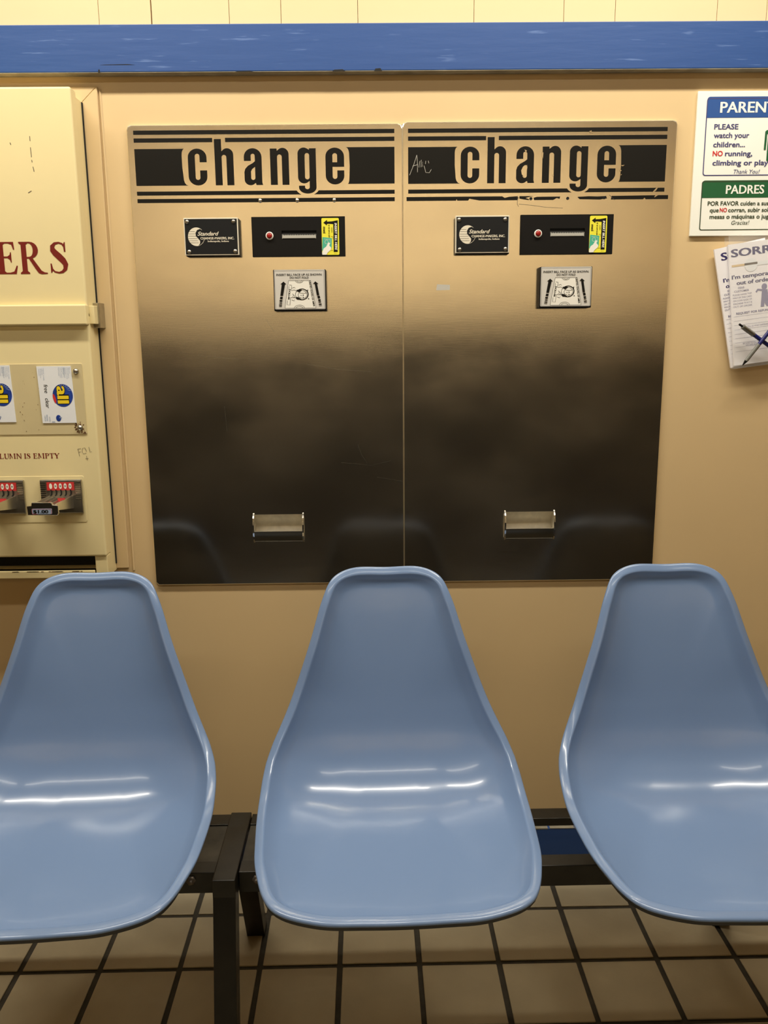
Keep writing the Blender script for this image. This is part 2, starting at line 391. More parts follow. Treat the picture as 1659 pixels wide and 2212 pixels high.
def header(dx, worn):
    out = []
    for fn, x0 in WORD:
        V, F = fill(fn()); out.append(([(x0 + dx + x * kx, ZB + y * kz) for x, y in V], F))
    A, Bx = -.4657, .0430
    def R_(x0, x1, z0, z1): out.append(fill([rect(x0 + dx, x1 + dx, z0, z1)]))
    R_(A, Bx, 1.6503, 1.6580)
    R_(A, -.3128, 1.6360, 1.6437); R_(-.2877, Bx, 1.6360, 1.6437)
    cz = 1.5903
    l = [(A, 1.5562), (-.3636, 1.5562)] + [(-.3636 - .0085 * math.sin(math.radians(a)), 1.5562 + .013 * (1 - math.cos(math.radians(a)))) for a in (25, 50, 75, 90)] \
        + [(-.3721 - .0018, 1.5903)] + [(-.3705 - .0035 + .0050 * (1 - math.cos(math.radians(a))), 1.6130 + .0112 * math.sin(math.radians(a))) for a in (0, 30, 60, 90)] + [(A, 1.6242)]
    out.append(fill([[(x + dx, z) for x, z in l]]))
    r = [(Bx, 1.6250), (-.0520, 1.6250)] + [(-.0520 + .0060 * math.sin(math.radians(a)), 1.6250 - .013 * (1 - math.cos(math.radians(a)))) for a in (25, 50, 75, 90)] \
        + [(-.0452, 1.5903), (-.0460, 1.570)] + [(-.0460 - .0035 * (1 - math.cos(math.radians(a))), 1.5690 - .0119 * math.sin(math.radians(a))) for a in (30, 60, 90)] + [(Bx, 1.5571)]
    out.append(fill([[(x + dx, z) for x, z in reversed(r)]]))
    # third line, opened around the descender of the g
    cg = (-.1290, 1.5555)
    def arcx(z, s): return cg[0] + s * math.sqrt(max(.0252 ** 2 - ((z - cg[1]) * 1.25) ** 2, 0))
    zz = [1.5380 + k * .00185 for k in range(5)]
    out.append(fill([[(A + dx, 1.5380)] + [(arcx(z, -1) + dx, z) for z in zz] + [(A + dx, zz[-1])]]))
    out.append(fill([[(Bx + dx, zz[-1])] + [(arcx(z, 1) + dx, z) for z in reversed(zz)] + [(Bx + dx, 1.5380)]]))
    if not worn: R_(A, Bx, 1.5240, 1.5315)
    else:
        q = lambda x: .0664 + (x - 50) * (.5866 - .0664) / 1508        # crop px -> x
        zt, zb = 1.5315, 1.5240
        segs = [[(50, zb), (335, zb), (338, zb + .003), (342, zb), (405, zb), (412, zb + .0035), (470, zb), (690, zb), (694, zb + .005), (688, zt), (640, zt - .001), (615, zt - .003), (600, zt), (50, zt)],
                [(700, zt), (700, zb + .003), (722, zb + .0015), (755, zb), (755, zb + .002), (735, zb + .004), (752, zt - .002), (780, zt)],
                [(785, zb), (895, zb), (915, zb + .0035), (932, zb + .002), (935, zt - .0012), (800, zt - .0014), (782, zt - .0032)],
                [(1048, zb + .001), (1165, zb), (1180, zb + .001), (1205, zb + .002), (1200, zt - .0008), (1150, zt - .0016), (1100, zt - .001), (1040, zt - .002), (1035, zb + .005)],
                [(1228, zb), (1415, zb), (1422, zb + .003), (1430, zb), (1558, zb), (1558, zt), (1500, zt), (1478, zb + .003), (1484, zt), (1232, zt - .0008)]]
        for s_ in segs: out.append(fill([[(q(x), z) for x, z in s_]]))
    return out

# ------------------------------------------------------------------ wall mounted change machines
PT = .006                       # plate thickness
def logo_plate(root, x0, z1, y):
    """black maker's plate, 513 x 350 px of the crop; x0,z1 its top left corner"""
    W, H = .1068, .0706; k = W / 513
    t = MB().box(x0, x0 + W, y - .0045, y, z1 - H, z1).build('name_plate', M['pale'], root, bevel=.0006)
    t['label'] = "black maker's name plate with a cream border"
    MB().box(x0 + .0015, x0 + W + .0008, y, D - PT, z1 - H - .0015, z1 - .0012).build('plate_backing', M['blackp'], t)
    e = .0021
    MB().box(x0 + e, x0 + W - e, y - .0050, y - .0044, z1 - H + e, z1 - e).build('plate_face', M['blackpl'], t)
    yy = y - .0053
    P = lambda px, pz: (x0 + (px - 78) * k, z1 - (pz - 94) * k * .98)
    def PP(l): return [P(*a) for a in l]
    disc = [P(195 + 80 * math.cos(a * PI / 20), 268 - 86 * math.sin(a * PI / 20)) for a in range(40)]
    # dark swoosh shaped like an S cuts the disc
    cut = PP([(262, 214), (232, 196), (204, 206), (188, 232), (190, 262), (212, 286), (228, 306), (226, 330), (210, 352), (240, 340), (262, 314), (276, 280), (290, 240)])
    inner = PP([(256, 222), (236, 208), (216, 214), (204, 236), (206, 256), (226, 276), (242, 300), (238, 328), (262, 304), (276, 270), (270, 240)])
    ink('emblem', [fill([disc])], M['pale'], t, yy)
    ink('emblem_swoosh', [fill([list(reversed(cut))])] + [ribbon(PP([(116 + abs(zz - 268) * .18, zz), (196 + (zz - 268) * .3, zz)]), .0004) for zz in (220, 240, 262, 284, 304, 324)], M['blackpl'], t, yy - .0002)
    wh = [text('Standard', .0078, .0420, bold=.018, shear=.35, at=P(206, 258)),
          text('CHANGE-MAKERS, INC.', .0047, .0665, bold=.03, at=P(232, 294)),
          text('Indianapolis, Indiana', .0032, .0415, bold=.03, at=P(300, 318)),
          ribbon([P(268, 290), P(256, 318), P(236, 340), P(212, 352)], [.0003, .0005, .0006, .0003])]
    ink('lettering', wh, M['pale'], t, yy - .0003)
    for px, pz in ((113, 130), (550, 130), (120, 407), (556, 405)):
        x, z = P(px, pz)
        MB().lathe([(.0042, 0), (.0042, .0006), (.0036, .0018), (.0022, .0027), (.0008, .0030)], (x, y - .0048, z)).build('screw', M['chromed'], t, smooth=True)

def instruction_plate(root, x0, z1):
    W, H = .1010, .0765
    y = D - PT - .020
    t = MB().box(x0 - .0018, x0 + W + .0018, y, D - PT, z1 - H - .0030, z1 + .0004).build('instruction_plate', M['blackp'], root, bevel=.001)
    t['label'] = 'silver instruction plate with a drawing of a banknote, on a black block'
    MB().prism(rrect(x0, x0 + W, z1 - H, z1, .002), y - .0012, y).build('plate_face', M['silver'], t)
    k = W / 1060; kz_ = H / 832
    P = lambda a, c_: (x0 + (a - 320 - (c_ - 222) * .022) * k, z1 - (c_ - 218) * kz_)
    PP = lambda l: [P(*a) for a in l]
    yy = y - .0014
    bill = PP([(625, 445), (1085, 445), (1200, 1025), (545, 1025)])
    ink('banknote_drawing', [fill([list(reversed(bill))])], M['white'], t, yy)
    bk = []
    loop = bill + [bill[0]]
    for i in range(4): bk.append(ribbon([loop[i], loop[i + 1]], .0005))
    # oval portrait, lying on its side (a plain generic sitter)
    ovo = [P(905 + 140 * math.cos(a * PI / 18), 735 - 122 * math.sin(a * PI / 18)) for a in range(36)]
    ovi = [P(898 + 126 * math.cos(a * PI / 18), 735 - 108 * math.sin(a * PI / 18)) for a in range(36)]
    bk.append(fill([ovo, ovi]))
    bk.append(fill([PP([(790, 640), (870, 632), (905, 640), (880, 672), (850, 690), (800, 660)][::-1])]))
    bk.append(fill([PP([(765, 800), (800, 790), (850, 806), (900, 838), (880, 850), (800, 845)][::-1])]))
    for q in ([(680, 650), (750, 640), (800, 665), (850, 690), (870, 660), (910, 648), (960, 662), (1000, 700), (1012, 760), (980, 800), (920, 832), (880, 800), (830, 790), (790, 800), (690, 800)],
              [(850, 690), (822, 740), (840, 790)], [(870, 760), (890, 750), (905, 770)], [(700, 720), (740, 750), (700, 780)], [(720, 730), (760, 780), (730, 800)], [(850, 700), (900, 712), (960, 712), (1000, 705)]):
        bk.append(ribbon(PP(q), .0006))
    for cx_, cz_ in ((932, 752), (932, 798)): bk.append(fill([[P(cx_ + 12 * math.cos(a * PI / 6), cz_ - 11 * math.sin(a * PI / 6)) for a in range(12)]]))
    for q in ([(1005, 655), (1032, 630), (1032, 670)], [(1025, 832), (1050, 812), (1055, 840)]): bk.append(fill([PP(q)]))
    # number rosettes at the ends
    for cz_, s_ in ((445, 1), (1025, -1)):
        for rx in ((78, 48), (50, 28)) if s_ > 0 else ((108, 66), (72, 38)):
            bk.append(ribbon([P(850 + rx[0] * math.cos(a * PI / 14), cz_ + s_ * rx[1] * math.sin(a * PI / 14)) for a in range(15)], .0005))
    # side scroll
    for q in ([(640, 530), (690, 540), (685, 600), (676, 640)], [(636, 560), (628, 640)], [(600, 860), (590, 950), (650, 960), (668, 800)], [(668, 800), (780, 800)], [(700, 600), (750, 585), (765, 610)], [(690, 850), (740, 870), (750, 840)]):
        bk.append(ribbon(PP(q), .0006))
    bk.append(text('DOLLAR', .0040, .0205, rot=-97, at=P(628, 622), bold=.02))
    bk.append(text('UNITED STATES OF AMER', .0036, .0500, rot=-81, at=P(1048, 455), bold=.02))
    bk.append(text('INSERT BILL FACE UP AS SHOWN', .0041, .0900, at=P(372, 342), bold=.012))
    bk.append(text('DO NOT FOLD', .0041, .0375, at=P(652, 404), bold=.012))
    for L in ([(520, 465), (580, 520), (552, 520), (508, 765), (452, 760), (484, 520), (455, 520)], [(1183, 465), (1252, 515), (1222, 515), (1268, 755), (1218, 762), (1172, 515), (1137, 515)],
              [(450, 780), (505, 785), (495, 835), (441, 828)], [(437, 848), (495, 852), (489, 886), (433, 882)], [(432, 902), (489, 905), (487, 924), (429, 920)], [(425, 942), (486, 944), (485, 960), (423, 957)], [(422, 970), (484, 972), (483, 982), (421, 980)], [(421, 990), (482, 991), (481, 999), (420, 997)],
              [(1224, 772), (1277, 768), (1287, 818), (1238, 826)], [(1242, 842), (1292, 838), (1300, 874), (1250, 880)], [(1250, 892), (1303, 888), (1307, 906), (1253, 910)], [(1254, 932), (1315, 929), (1317, 944), (1256, 947)], [(1258, 958), (1319, 956), (1320, 966), (1260, 968)], [(1262, 975), (1320, 974), (1321, 982), (1264, 983)]):
        bk.append(fill([PP(L)[::-1]]))
    pl = PP([(330, 238), (1362, 238), (1385, 1040), (352, 1040)]); pl.append(pl[0])
    for i in range(4): bk.append(ribbon([pl[i], pl[i + 1]], .0004))
    ink('lettering', bk, M['decal'], t, yy - .0003)

def bill_acceptor(root, x0, z1, dxs, dzs):
    W, H = .1855, .0762
    y = D - PT - .004
    sx0, sx1, sz0, sz1 = x0 + .0592, x0 + .1285, z1 - .0425, z1 - .0260
    V, F = fill([rect(x0, x0 + W, z1 - H, z1), rect(sx0, sx1, sz0, sz1)])
    b = MB().add([(x, y, z) for x, z in V], F)
    for bx in ((x0, x0 + .0005, z1 - H, z1), (x0 + W - .0005, x0 + W, z1 - H, z1)): b.box(bx[0], bx[1], y, D - PT, bx[2], bx[3])
    b.box(x0, x0 + W, y, D - PT, z1 - .0005, z1); b.box(x0, x0 + W, y, D - PT, z1 - H, z1 - H + .0005)
    t = b.build('bill_acceptor', M['blackp'], root); t['label'] = 'black bill acceptor plate with a slot and a red button'
    # slot mouth
    b = MB(); b.add([(sx0, y, sz1), (sx1, y, sz1), (sx1, y + .0035, sz1 - .003), (sx0, y + .0035, sz1 - .003), (sx0, y, sz0), (sx1, y, sz0)], [(0, 3, 2, 1), (3, 4, 5, 2)])
    b.build('slot_mouth', M['blackp'], t)
    lip = MB().box(sx0 + .002, sx1 - .002, y - .0012, y + .003, sz0 + .0012, sz0 + .0068).build('slot_lip', M['slot'], t, bevel=.0005)
    b = MB()
    n = 19
    for k in range(n):
        x = sx0 + .004 + (sx1 - sx0 - .008) * k / (n - 1); b.box(x - .0005, x + .0005, y - .0008, y + .001, sz0 + .0068, sz0 + .0088)
    b.box(sx0 + .001, sx0 + .002, y - .001, y, sz0 + .001, sz0 + .009); b.box(sx1 - .002, sx1 - .001, y - .001, y, sz0 + .001, sz0 + .009)
    b.build('slot_teeth', M['slot'], t)
    # button
    bx, bz = x0 + .0352, z1 - .0362
    MB().lathe([(.0078, 0), (.0078, .002), (.0070, .0034), (.0056, .0036), (.0054, .0020)], (bx, y, bz), n=24).build('button_ring', M['white'], t, smooth=True)
    MB().lathe([(.0053, 0), (.0053, .004), (.0045, .0056), (.002, .0062)], (bx, y, bz), n=20).build('button', M['red'], t, smooth=True)
    # sticker: crop px 1372..1538 by 95..440, slightly askew
    stx, stz = x0 + .1392 + dxs, z1 - .0032 + dzs
    k = .000211; P = lambda a, c_: (stx + (a - 1372 - (c_ - 95) * .018) * k, stz - (c_ - 95) * .000204)
    PP = lambda l: [P(*q) for q in l]
    st = MB().prism(rrect(stx, stx + .0345, stz - .0702, stz, .0022), y - .0006, y).build('sticker', M['yellow'], t)
    st['label'] = 'yellow sticker with black lettering and a hand holding a green banknote'
    yy = y - .0008
    bk = [fill([PP([(1390, 138), (1425, 112), (1425, 128), (1470, 126), (1526, 116), (1526, 412), (1488, 412), (1484, 152), (1440, 148), (1424, 150), (1424, 164)])]),
          text('mei', .0056, .0125, rot=-90, at=P(1388, 176), bold=.03), text('ACCEPTS', .0018, .0098, rot=-90, at=P(1466, 182), bold=.02),
          text('$1 $5 $10 & $20', .0026, .0240, rot=-90, at=P(1438, 158), bold=.02),
          ribbon(PP([(1462, 268), (1480, 268), (1480, 290)]), .0005), ribbon(PP([(1462, 398), (1482, 398)]), .0005), text('INSERT FACE', .0010, .006, rot=-0, at=P(1492, 428))]
    ink('lettering', [s_ for s_ in bk], M['decal'], st, yy, split=True)
    ink('lettering', [text('INSERT BILL HERE', .0046, .0515, rot=-90, at=P(1496, 142), bold=.035, shear=.1)], M['white'], st, yy - .0003, 'white lettering')
    gb = PP([(1382, 272), (1470, 282), (1468, 380), (1440, 380), (1378, 400)])
    ink('banknote_print', [fill([gb[::-1]])], M['greenb'], st, yy - .0001)
    ink('banknote_print', [ribbon(PP([(1396, 290), (1456, 296), (1454, 340)]), .0005), ribbon([P(1420 + 16 * math.cos(a * PI / 8), 318 - 18 * math.sin(a * PI / 8)) for a in range(17)], .0005)], M['white'], st, yy - .0003)
    hd = PP([(1378, 418), (1392, 380), (1416, 362), (1428, 340), (1440, 322), (1452, 330), (1446, 352), (1464, 372), (1460, 392), (1430, 418), (1420, 438), (1380, 438)])
    ink('hand_print', [fill([hd[::-1]])], M['white'], st, yy - .0004)

def coin_cup(root, x0, x1, z0, z1):
    y = D - PT; zm = (z0 + z1) / 2; r = (z1 - z0) / 2
    n = 12; b = MB(); vs = []; fs = []
    for k in range(n + 1):
        a = PI * k / n
        yy, zz = y + .034 * math.sin(a), zm + r * math.cos(a)
        vs += [(x0, yy, zz), (x1, yy, zz)]
    for k in range(n): fs.append((2 * k, 2 * k + 2, 2 * k + 3, 2 * k + 1))
    b.add(vs, fs, True)
    for s_ in (0, 1):   # end walls
        b.add([vs[2 * k + s_] for k in range(n + 1)], [tuple(range(n + 1))] if s_ else [tuple(range(n, -1, -1))])
    t = b.build('coin_cup', M['cupm'], root); t['label'] = 'recessed steel coin return cup with chrome cheeks'
    for xx in (x0 - .0005, x1 - .0025):     # chrome cheeks that stand proud of the plate
        pr = []
        for k in range(n + 1):
            a = PI * k / n
            pr.append((y - .014 * math.sin(a), zm + (r + .003) * math.cos(a)))
        for k in range(n, -1, -1):
            a = PI * k / n
            pr.append((y + .001 - .0105 * math.sin(a), zm + (r - .001) * math.cos(a)))
        m_ = len(pr); V = [(xx, p[0], p[1]) for p in pr] + [(xx + .003, p[0], p[1]) for p in pr]
        F = [(i, (i + 1) % m_, (i + 1) % m_ + m_, i + m_) for i in range(m_)]
        h_ = n + 1
        for i in range(n):
            j, jj = i, i + 1; o_, oo = m_ - 1 - i, m_ - 2 - i
            F += [(j, o_, oo, jj), (j + m_, jj + m_, oo + m_, o_ + m_)]
        MB().add(V, F).build('cheek', M['chrome'], t)
    # lower front plate with bright top lip
    zl = z0 + (z1 - z0) * .40
    b = MB(); vs = []
    for k in range(7):
        u = k / 6; zz = z0 + .001 + (zl - z0) * u; yy = y - .0035 - .008 * math.sin(u * PI / 2)
        vs += [(x0 + .002, yy, zz), (x1 - .002, yy, zz)]
    b.add(vs, [(2 * k, 2 * k + 1, 2 * k + 3, 2 * k + 2) for k in range(6)], True)
    b.build('cup_front', M['chromed2'], t)
    MB().box(x0 + .001, x1 - .001, y - .0130, y - .0100, zl, zl + .0016).build('cup_lip', M['steeledge'], t, bevel=.0006)

def change_machine(dx, worn, x0, x1, zt, label):
    t = empty('change_machine', (0, 0, 0), label, 'change machine', 'change machines set in the wall')
    z0 = .7405
    # plate with rounded top corners and a hole for the cup
    c = .008
    out = [(x0 + c * .7, z0), (x1 - .001, z0), (x1, z0 + .001), (x1, zt - c), (x1 - c * .3, zt - c * .3), (x1 - c, zt), (x0 + c, zt), (x0 + c * .3, zt - c * .3), (x0, zt - c), (x0, z0 + c * .7)]
    hole = rect(-.2625 + dx, -.1555 + dx, .834, .8925)
    V, F = fill([out, hole]); b = MB().add([(x, D - PT, z) for x, z in V], F)
    e = .0016; cx_, cz_ = (x0 + x1) / 2, (z0 + zt) / 2
    plate = b.build('front_plate', M['steel'], t)
    # rolled edge of the plate
    b = MB(); n = len(out); V = []
    for k, (off, yy) in enumerate(((0, D - PT), (.0014, D - PT + .0012), (.0018, D))):
        for x, z in out:
            V.append((x + (off if x > cx_ else -off), yy, z + (off if z > cz_ else -off)))
    F = [((i + 1) % n + k * n, i + k * n, i + (k + 1) * n, (i + 1) % n + (k + 1) * n) for k in range(2) for i in range(n)]
    b.add(V, F, False); b.build('plate_edge', M['steeledge'], plate)
    ink('lettering', header(dx, worn), M['decal'], t, D - PT - .0004, 'black banner with the word change')
    if not worn:
        for x in (-.2233, -.1501, -.0768):
            MB().lathe([(.0042, 0), (.0042, .001), (.0034, .0028), (.0018, .0040), (.0006, .0043)], (x, D - PT, 1.5268)).build('rivet', M['chrome'], t, smooth=True)
    else:
        for x, z in ((.3134, 1.5266), (.3867, 1.5267), (.4594, 1.5275)):
            MB().lathe([(.0030, 0), (.0030, .0005), (.0019, .0006), (.0018, .0002)], (x, D - PT - .0002, z), n=14).build('rivet_hole', M['black'], t)
        # scratched graffiti and scuffs on the banner
        q = lambda a, c_: (.0664 + (a - 48) * .000341, 1.6559 - (c_ - 82) * .000318)
        sc = [[(66, 345), (90, 285), (108, 228)], [(108, 228), (112, 280), (112, 328)], [(84, 292), (112, 284)], [(126, 262), (120, 300)], [(134, 256), (132, 300), (142, 266), (140, 296)], [(150, 290), (160, 330), (180, 332), (192, 312)], [(160, 262), (158, 280)], [(174, 262), (178, 276)]]
        ink('scratch', [ribbon([q(*p) for p in s_], .0007) for s_ in sc], M['tape'], t, D - PT - .0007)
        # flaked spots in the letters
        fl_ = [[(722, 300), (735, 290), (748, 300), (744, 330), (730, 360), (716, 345), (712, 322)], [(728, 200), (742, 206), (738, 218)], [(830, 212), (838, 220), (836, 255), (829, 240)], [(892, 345), (902, 352), (898, 362)], [(1288, 296), (1312, 294), (1300, 302)], [(1284, 322), (1296, 326), (1286, 334)], [(1292, 348), (1298, 350), (1290, 356)], [(1098, 98), (1112, 92), (1112, 106), (1128, 104), (1120, 110), (1104, 108)], [(1516, 420), (1500, 432), (1478, 458), (1500, 448)]]
        ink('flaked_spot', [fill([[q(*p) for p in s_]]) for s_ in fl_], M['steel'], t, D - PT - .0007)
        MB().prism([(.1258, 1.3520), (.1535, 1.3525), (.1535, 1.3625), (.1275, 1.3638)], D - PT - .0002, D - PT).build('tape_patch', M['tape'], t)
        ink('scratch', [ribbon([q(*p) for p in s_], .0006) for s_ in ([(694, 470), (694, 520), (702, 535)], [(702, 520), (780, 528), (860, 540), (960, 546)], [(1230, 470), (1262, 500)])], M['bolt'], t, D - PT - .0006)
    if not worn:
        w_ = lambda u, v_: (-.4786 + (u - 275) * .00091 + (v_ - 270) * -.00006 * (1 - (u - 275) / 295), 1.668 - (v_ - 270) * .000940)
        ink('scratch', [ribbon([w_(*p) for p in s_], .0004) for s_ in ([(735, 938), (742, 962), (752, 980)], [(700, 978), (760, 985), (800, 975)], [(770, 1012), (820, 1022)], [(640, 760), (700, 772), (770, 778)], [(420, 740), (500, 748)], [(560, 665), (575, 690)], [(470, 850), (474, 905)])], M['chromed'], t, D - PT - .0003)
    logo_plate(t, -.3731 + dx - (.0005 if worn else 0), 1.4925, D - PT - .016)
    bill_acceptor(t, -.2428 + dx + .0008, 1.4957, -.0002 if not worn else -.0010, 0 if not worn else .00035)
    instruction_plate(t, -.1988 + dx - .003 * worn, 1.3928 + .0013 * worn)
    coin_cup(t, -.2625 + dx, -.1555 + dx, .834, .8925)
    return t
change_machine(0, 0, -.4772, .0572, 1.6665, 'left change machine with brushed steel front and three bright rivets under its banner')
change_machine(MDX, 1, .0600, .5965, 1.6690, 'right change machine with brushed steel front and a scratched, flaking banner')
tag(MB().box(.0574, .0598, D - .003, D, .7405, 1.667).build('trim_4', M['bare']), kind='structure')

# ------------------------------------------------------------------ soap vending machine at the left
VX = -.560; VL = -1.30; VY = D - .07
v = empty('vending_machine', (0, 0, 0), 'cream wall-mounted soap vending machine with maroon lettering, coin slides and a tray', 'vending machine')
Z0, Z1 = .8204, 1.7212
def ring_prism(name, x0, x1, z0, z1, y0, y1, m_, parent, bev=.003):
    return MB().box(x0, x1, y0, y1, z0, z1).build(name, m_, parent, bevel=bev, seg=3)
# cabinet: side skin, top skin and bottom return behind the doors
b = MB(); b.box(VX - .006, VX - .0012, VY + .0302, D, .776, Z1 - .0115); b.box(VL, VX - .006, VY + .0302, D, Z1 - .015, Z1 - .0115); b.box(VL, VL + .004, VY, D, .776, Z1 - .01)
b.box(VL, VX - .004, VY + .0602, D, .776, Z1 - .02)
cab = b.build('cabinet', M['cream'], v)
MB().box(VX - .0011, VX + .0009, D - .010, D - .0062, .79, 1.709).build('dark_gap_strip', M['black'], cab)  # black strip standing in for the dark gap beside the surround
ring_prism('upper_door', VL, VX, 1.3080, Z1, VY, VY + .030, M['cream'], v, .004)
ld = ring_prism('lower_door', VL, VX, Z0, 1.3070, VY + .002, VY + .030, M['cream'], v, .004)
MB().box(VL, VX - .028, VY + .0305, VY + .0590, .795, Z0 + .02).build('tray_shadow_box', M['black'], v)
MB().box(VX - .026, VX - .0005, VY + .006, VY + .03, .776, Z0 + .001).build('side_post', M['cream'], v, bevel=.002)
b = MB(); b.box(VL, VX - .026, VY + .004, VY + .060, .776, .779); b.box(VL, VX - .026, VY - .003, VY + .004, .776, .7915)
tr = b.build('tray', M['cream'], v, bevel=.0015)
MB().box(VL, VX - .0270, VY + .010, VY + .058, .7797, .7802).build('tray_black_sheet', M['black'], tr)  # thin black sheet over the tray floor
b = MB()
for k in range(16):
    x = -.80 + random.uniform(0, .19); l = random.uniform(.004, .02); b.prism([(x, .7895), (x + l, .7898), (x + l * .8, .7912), (x + l * .1, .7910)], VY - .0033, VY - .0030)
b.build('rust_chip', M['rust'], tr)
# handle bar across the doors, and its chrome hinge
hb = MB().box(VL, VX + .001, VY - .012, VY + .006, 1.2885, 1.3270).build('handle_bar', M['cream'], v, bevel=.0025)
MB().box(VX - .0005, VX + .010, VY + .010, VY + .058, 1.2905, 1.3255).build('handle_return', M['cream'], v, bevel=.001)
b = MB(); b.box(VX - .004, VX + .0125, VY + .038, VY + .042, 1.2830, 1.3320); b.box(VX + .010, VX + .0135, VY + .030, VY + .066, 1.2830, 1.3320)
b.box(VX + .001, VX + .010, VY + .042, VY + .060, 1.2835, 1.2880); b.box(VX + .001, VX + .010, VY + .042, VY + .060, 1.3270, 1.3318)
b.build('hinge', M['chromed'], v, bevel=.0008)
# display window plate with dome bolts
yw = VY + .002 - .0015
wp = MB().prism(rrect(VL + .03, -.5795, 1.0742, 1.2144, .002), yw, VY + .003).build('window_plate', M['cream2'], v, bevel=.0006)
for x, z in ((-.5918, 1.1992), (-.5926, 1.0874)):
    MB().lathe([(.0058, 0), (.0054, .0022), (.0038, .0042), (.0018, .0052), (.0005, .0054)], (x, yw, z)).build('bolt', M['chromed'], wp, smooth=True)
rs = []
for k in range(26):
    a = random.uniform(0, 2 * PI); r_ = random.uniform(.006, .0125); x, z = -.5936 + r_ * math.cos(a), 1.0872 + r_ * math.sin(a); s_ = random.uniform(.0004, .0016)
    if z < 1.0755: continue
    rs.append(fill([ell(x, z, s_ * 1.8, s_, n=7, rot=math.degrees(a))]))
for k in range(24):
    x = random.choice((-.668, -.674, -.700, -.707)) + random.gauss(0, .003); z = random.uniform(1.08, 1.20); s_ = random.uniform(.0002, .0009); rs.append(fill([ell(x, z, s_, s_, n=7)]))
rs.append(fill([[(-.5885, 1.0760), (-.5805, 1.0752), (-.5830, 1.0800)]]))
ink('rust_spot', rs, M['rust'], wp, yw - .0004)
# recessed coin-slide panel outline: a raised bead
bd = MB(); o_ = rrect(VL + .05, -.5935, .8935, .9898, .004); i_ = rrect(VL + .0512, -.5947, .8947, .9886, .003)
V, F = fill([o_, i_]); bd.add([(x, VY + .0004, z) for x, z in V], F); 
pn = MB().prism(o_, VY + .0010, VY + .0025).build('slide_panel', M['cream'], v, bevel=.0008)

def coin_slide(x, label, full=True):
    """chrome coin slide: housing on the panel, tray sliding out towards the viewer"""
    y = VY + .001
    W_, H_ = .0842, .0695; zt = .9832
    b = MB(); b.box(x, x + W_, y - .007, y, zt - H_, zt)
    t = b.build('coin_slide', M['chromed'], v, bevel=.002); t['label'] = label
    b = MB()
    for k in range(9):
        z = zt - .006 - k * .0042
        b.box(x + .0015, x + .0125, y - .0085, y - .006, z - .0011, z + .0011)
        b.box(x + W_ - .0125, x + W_ - .0015, y - .0085, y - .006, z - .0011, z + .0011)
    b.build('grip_rib', M['chrome'], t)
    MB().box(x + .0145, x + W_ - .0145, y - .0080, y - .0065, zt - .0215, zt - .0050).build('coin_strip', M['redstrip'], t)
    ov = []; tx = []
    for k in range(5):
        cx_ = x + .0225 + k * .0098; ov.append(fill([ell(cx_, zt - .0128, .0031, .0058, n=18)]))
        if k: tx.append(text('25', .0034, .0038, rot=-90, at=(cx_ - .0016, zt - .0108), bold=.03))
    ink('coin_mark', ov, M['white'], t, y - .0083); ink('lettering', tx, M['decal'], t, y - .0086)
    # tray: channel 56 mm wide, 80 mm long
    tx0, tx1 = x + .0165, x + W_ - .0185; zt2 = zt - .0330; zb2 = zt2 - .026; L_ = .098
    b = MB()
    for xa in (tx0, tx1 - .002): b.add([(xa, y - .006, zt2), (xa, y - L_, zt2), (xa, y - L_, zt2 - .012), (xa, y - .006, zb2), (xa + .002, y - .006, zt2), (xa + .002, y - L_, zt2), (xa + .002, y - L_, zt2 - .012), (xa + .002, y - .006, zb2)],
                                      [(0, 3, 2, 1), (4, 5, 6, 7), (0, 1, 5, 4), (1, 2, 6, 5), (2, 3, 7, 6)])
    b.box(tx0 + .0022, tx1 - .0022, y - L_, y - .006, zt2 - .010, zt2 - .006)
    tray = b.build('slide_tray', M['steeledge'], t)
    b = MB()
    for k in range(4):
        xx = tx0 + .009 + k * .0105
        b.tube((xx, y - .012, zt2 - .0045), (xx, y - L_ + .012, zt2 - .0045), .0022, n=8)
    b.build('coin_rail', M['chromed'], tray)
    b = MB()
    for k in range(5):
        cx_ = x + .0225 + k * .0098
        pts = [(cx_, zt - .0200), (cx_ + .0008, zt - .025), (cx_ + .0004, zt - .030), (cx_ - .0022, zt - .0330)]
        V, F = ribbon(pts, .0022); b.add([(p[0], y - .0088, p[1]) for p in V], F)
    b.build('coin_slit', M['black'], t)
    ink('coin_strip', [fill([rect(tx0 + .030, tx1 - .004, 0, .010)])], M['redstrip'], tray, y - .040, off=(0, zt2 - .0085))
    # end plate with the price
    ex0, ex1 = tx0 - .0055, tx1 + .0045; ez0, ez1 = zt2 - .0205, zt2 + .0045
    ep = MB().prism([(ex0, ez0), (ex1 - .002, ez0 - .0008), (ex1, ez0 + .004), (ex1, ez1 - .006), (ex1 - .010, ez1 - .005), (ex1 - .012, ez1), (ex0 + .009, ez1), (ex0 + .008, ez1 - .006), (ex0 - .001, ez1 - .007)], y - L_ - .006, y - L_).build('end_plate', M['chrome'], t, bevel=.0012)
    lb = MB().prism(rrect(ex0 + .009, ex1 - .012, ez0 + .0025, ez0 + .0130, .0015), y - L_ - .0068, y - L_ - .0055).build('price_label', M['boxtxt'], ep)
    ink('lettering', [text('$1.00', .0066, .0290, bold=.04, at=(ex0 + .0118, ez0 + .0045))], M['decal'], ep, y - L_ - .0071)
    ink('label_edge', [ribbon([p for p in rrect(ex0 + .0095, ex1 - .0125, ez0 + .0030, ez0 + .0125, .0015)] + [(ex0 + .02, ez0 + .003)], .0006)], M['redstrip'], ep, y - L_ - .0070)
    return t
coin_slide(-.6816, 'chrome coin slide marked $1.00 nearest the right edge of the soap vending machine')
coin_slide(-.7985, 'chrome coin slide partly cut off by the left edge of the picture')

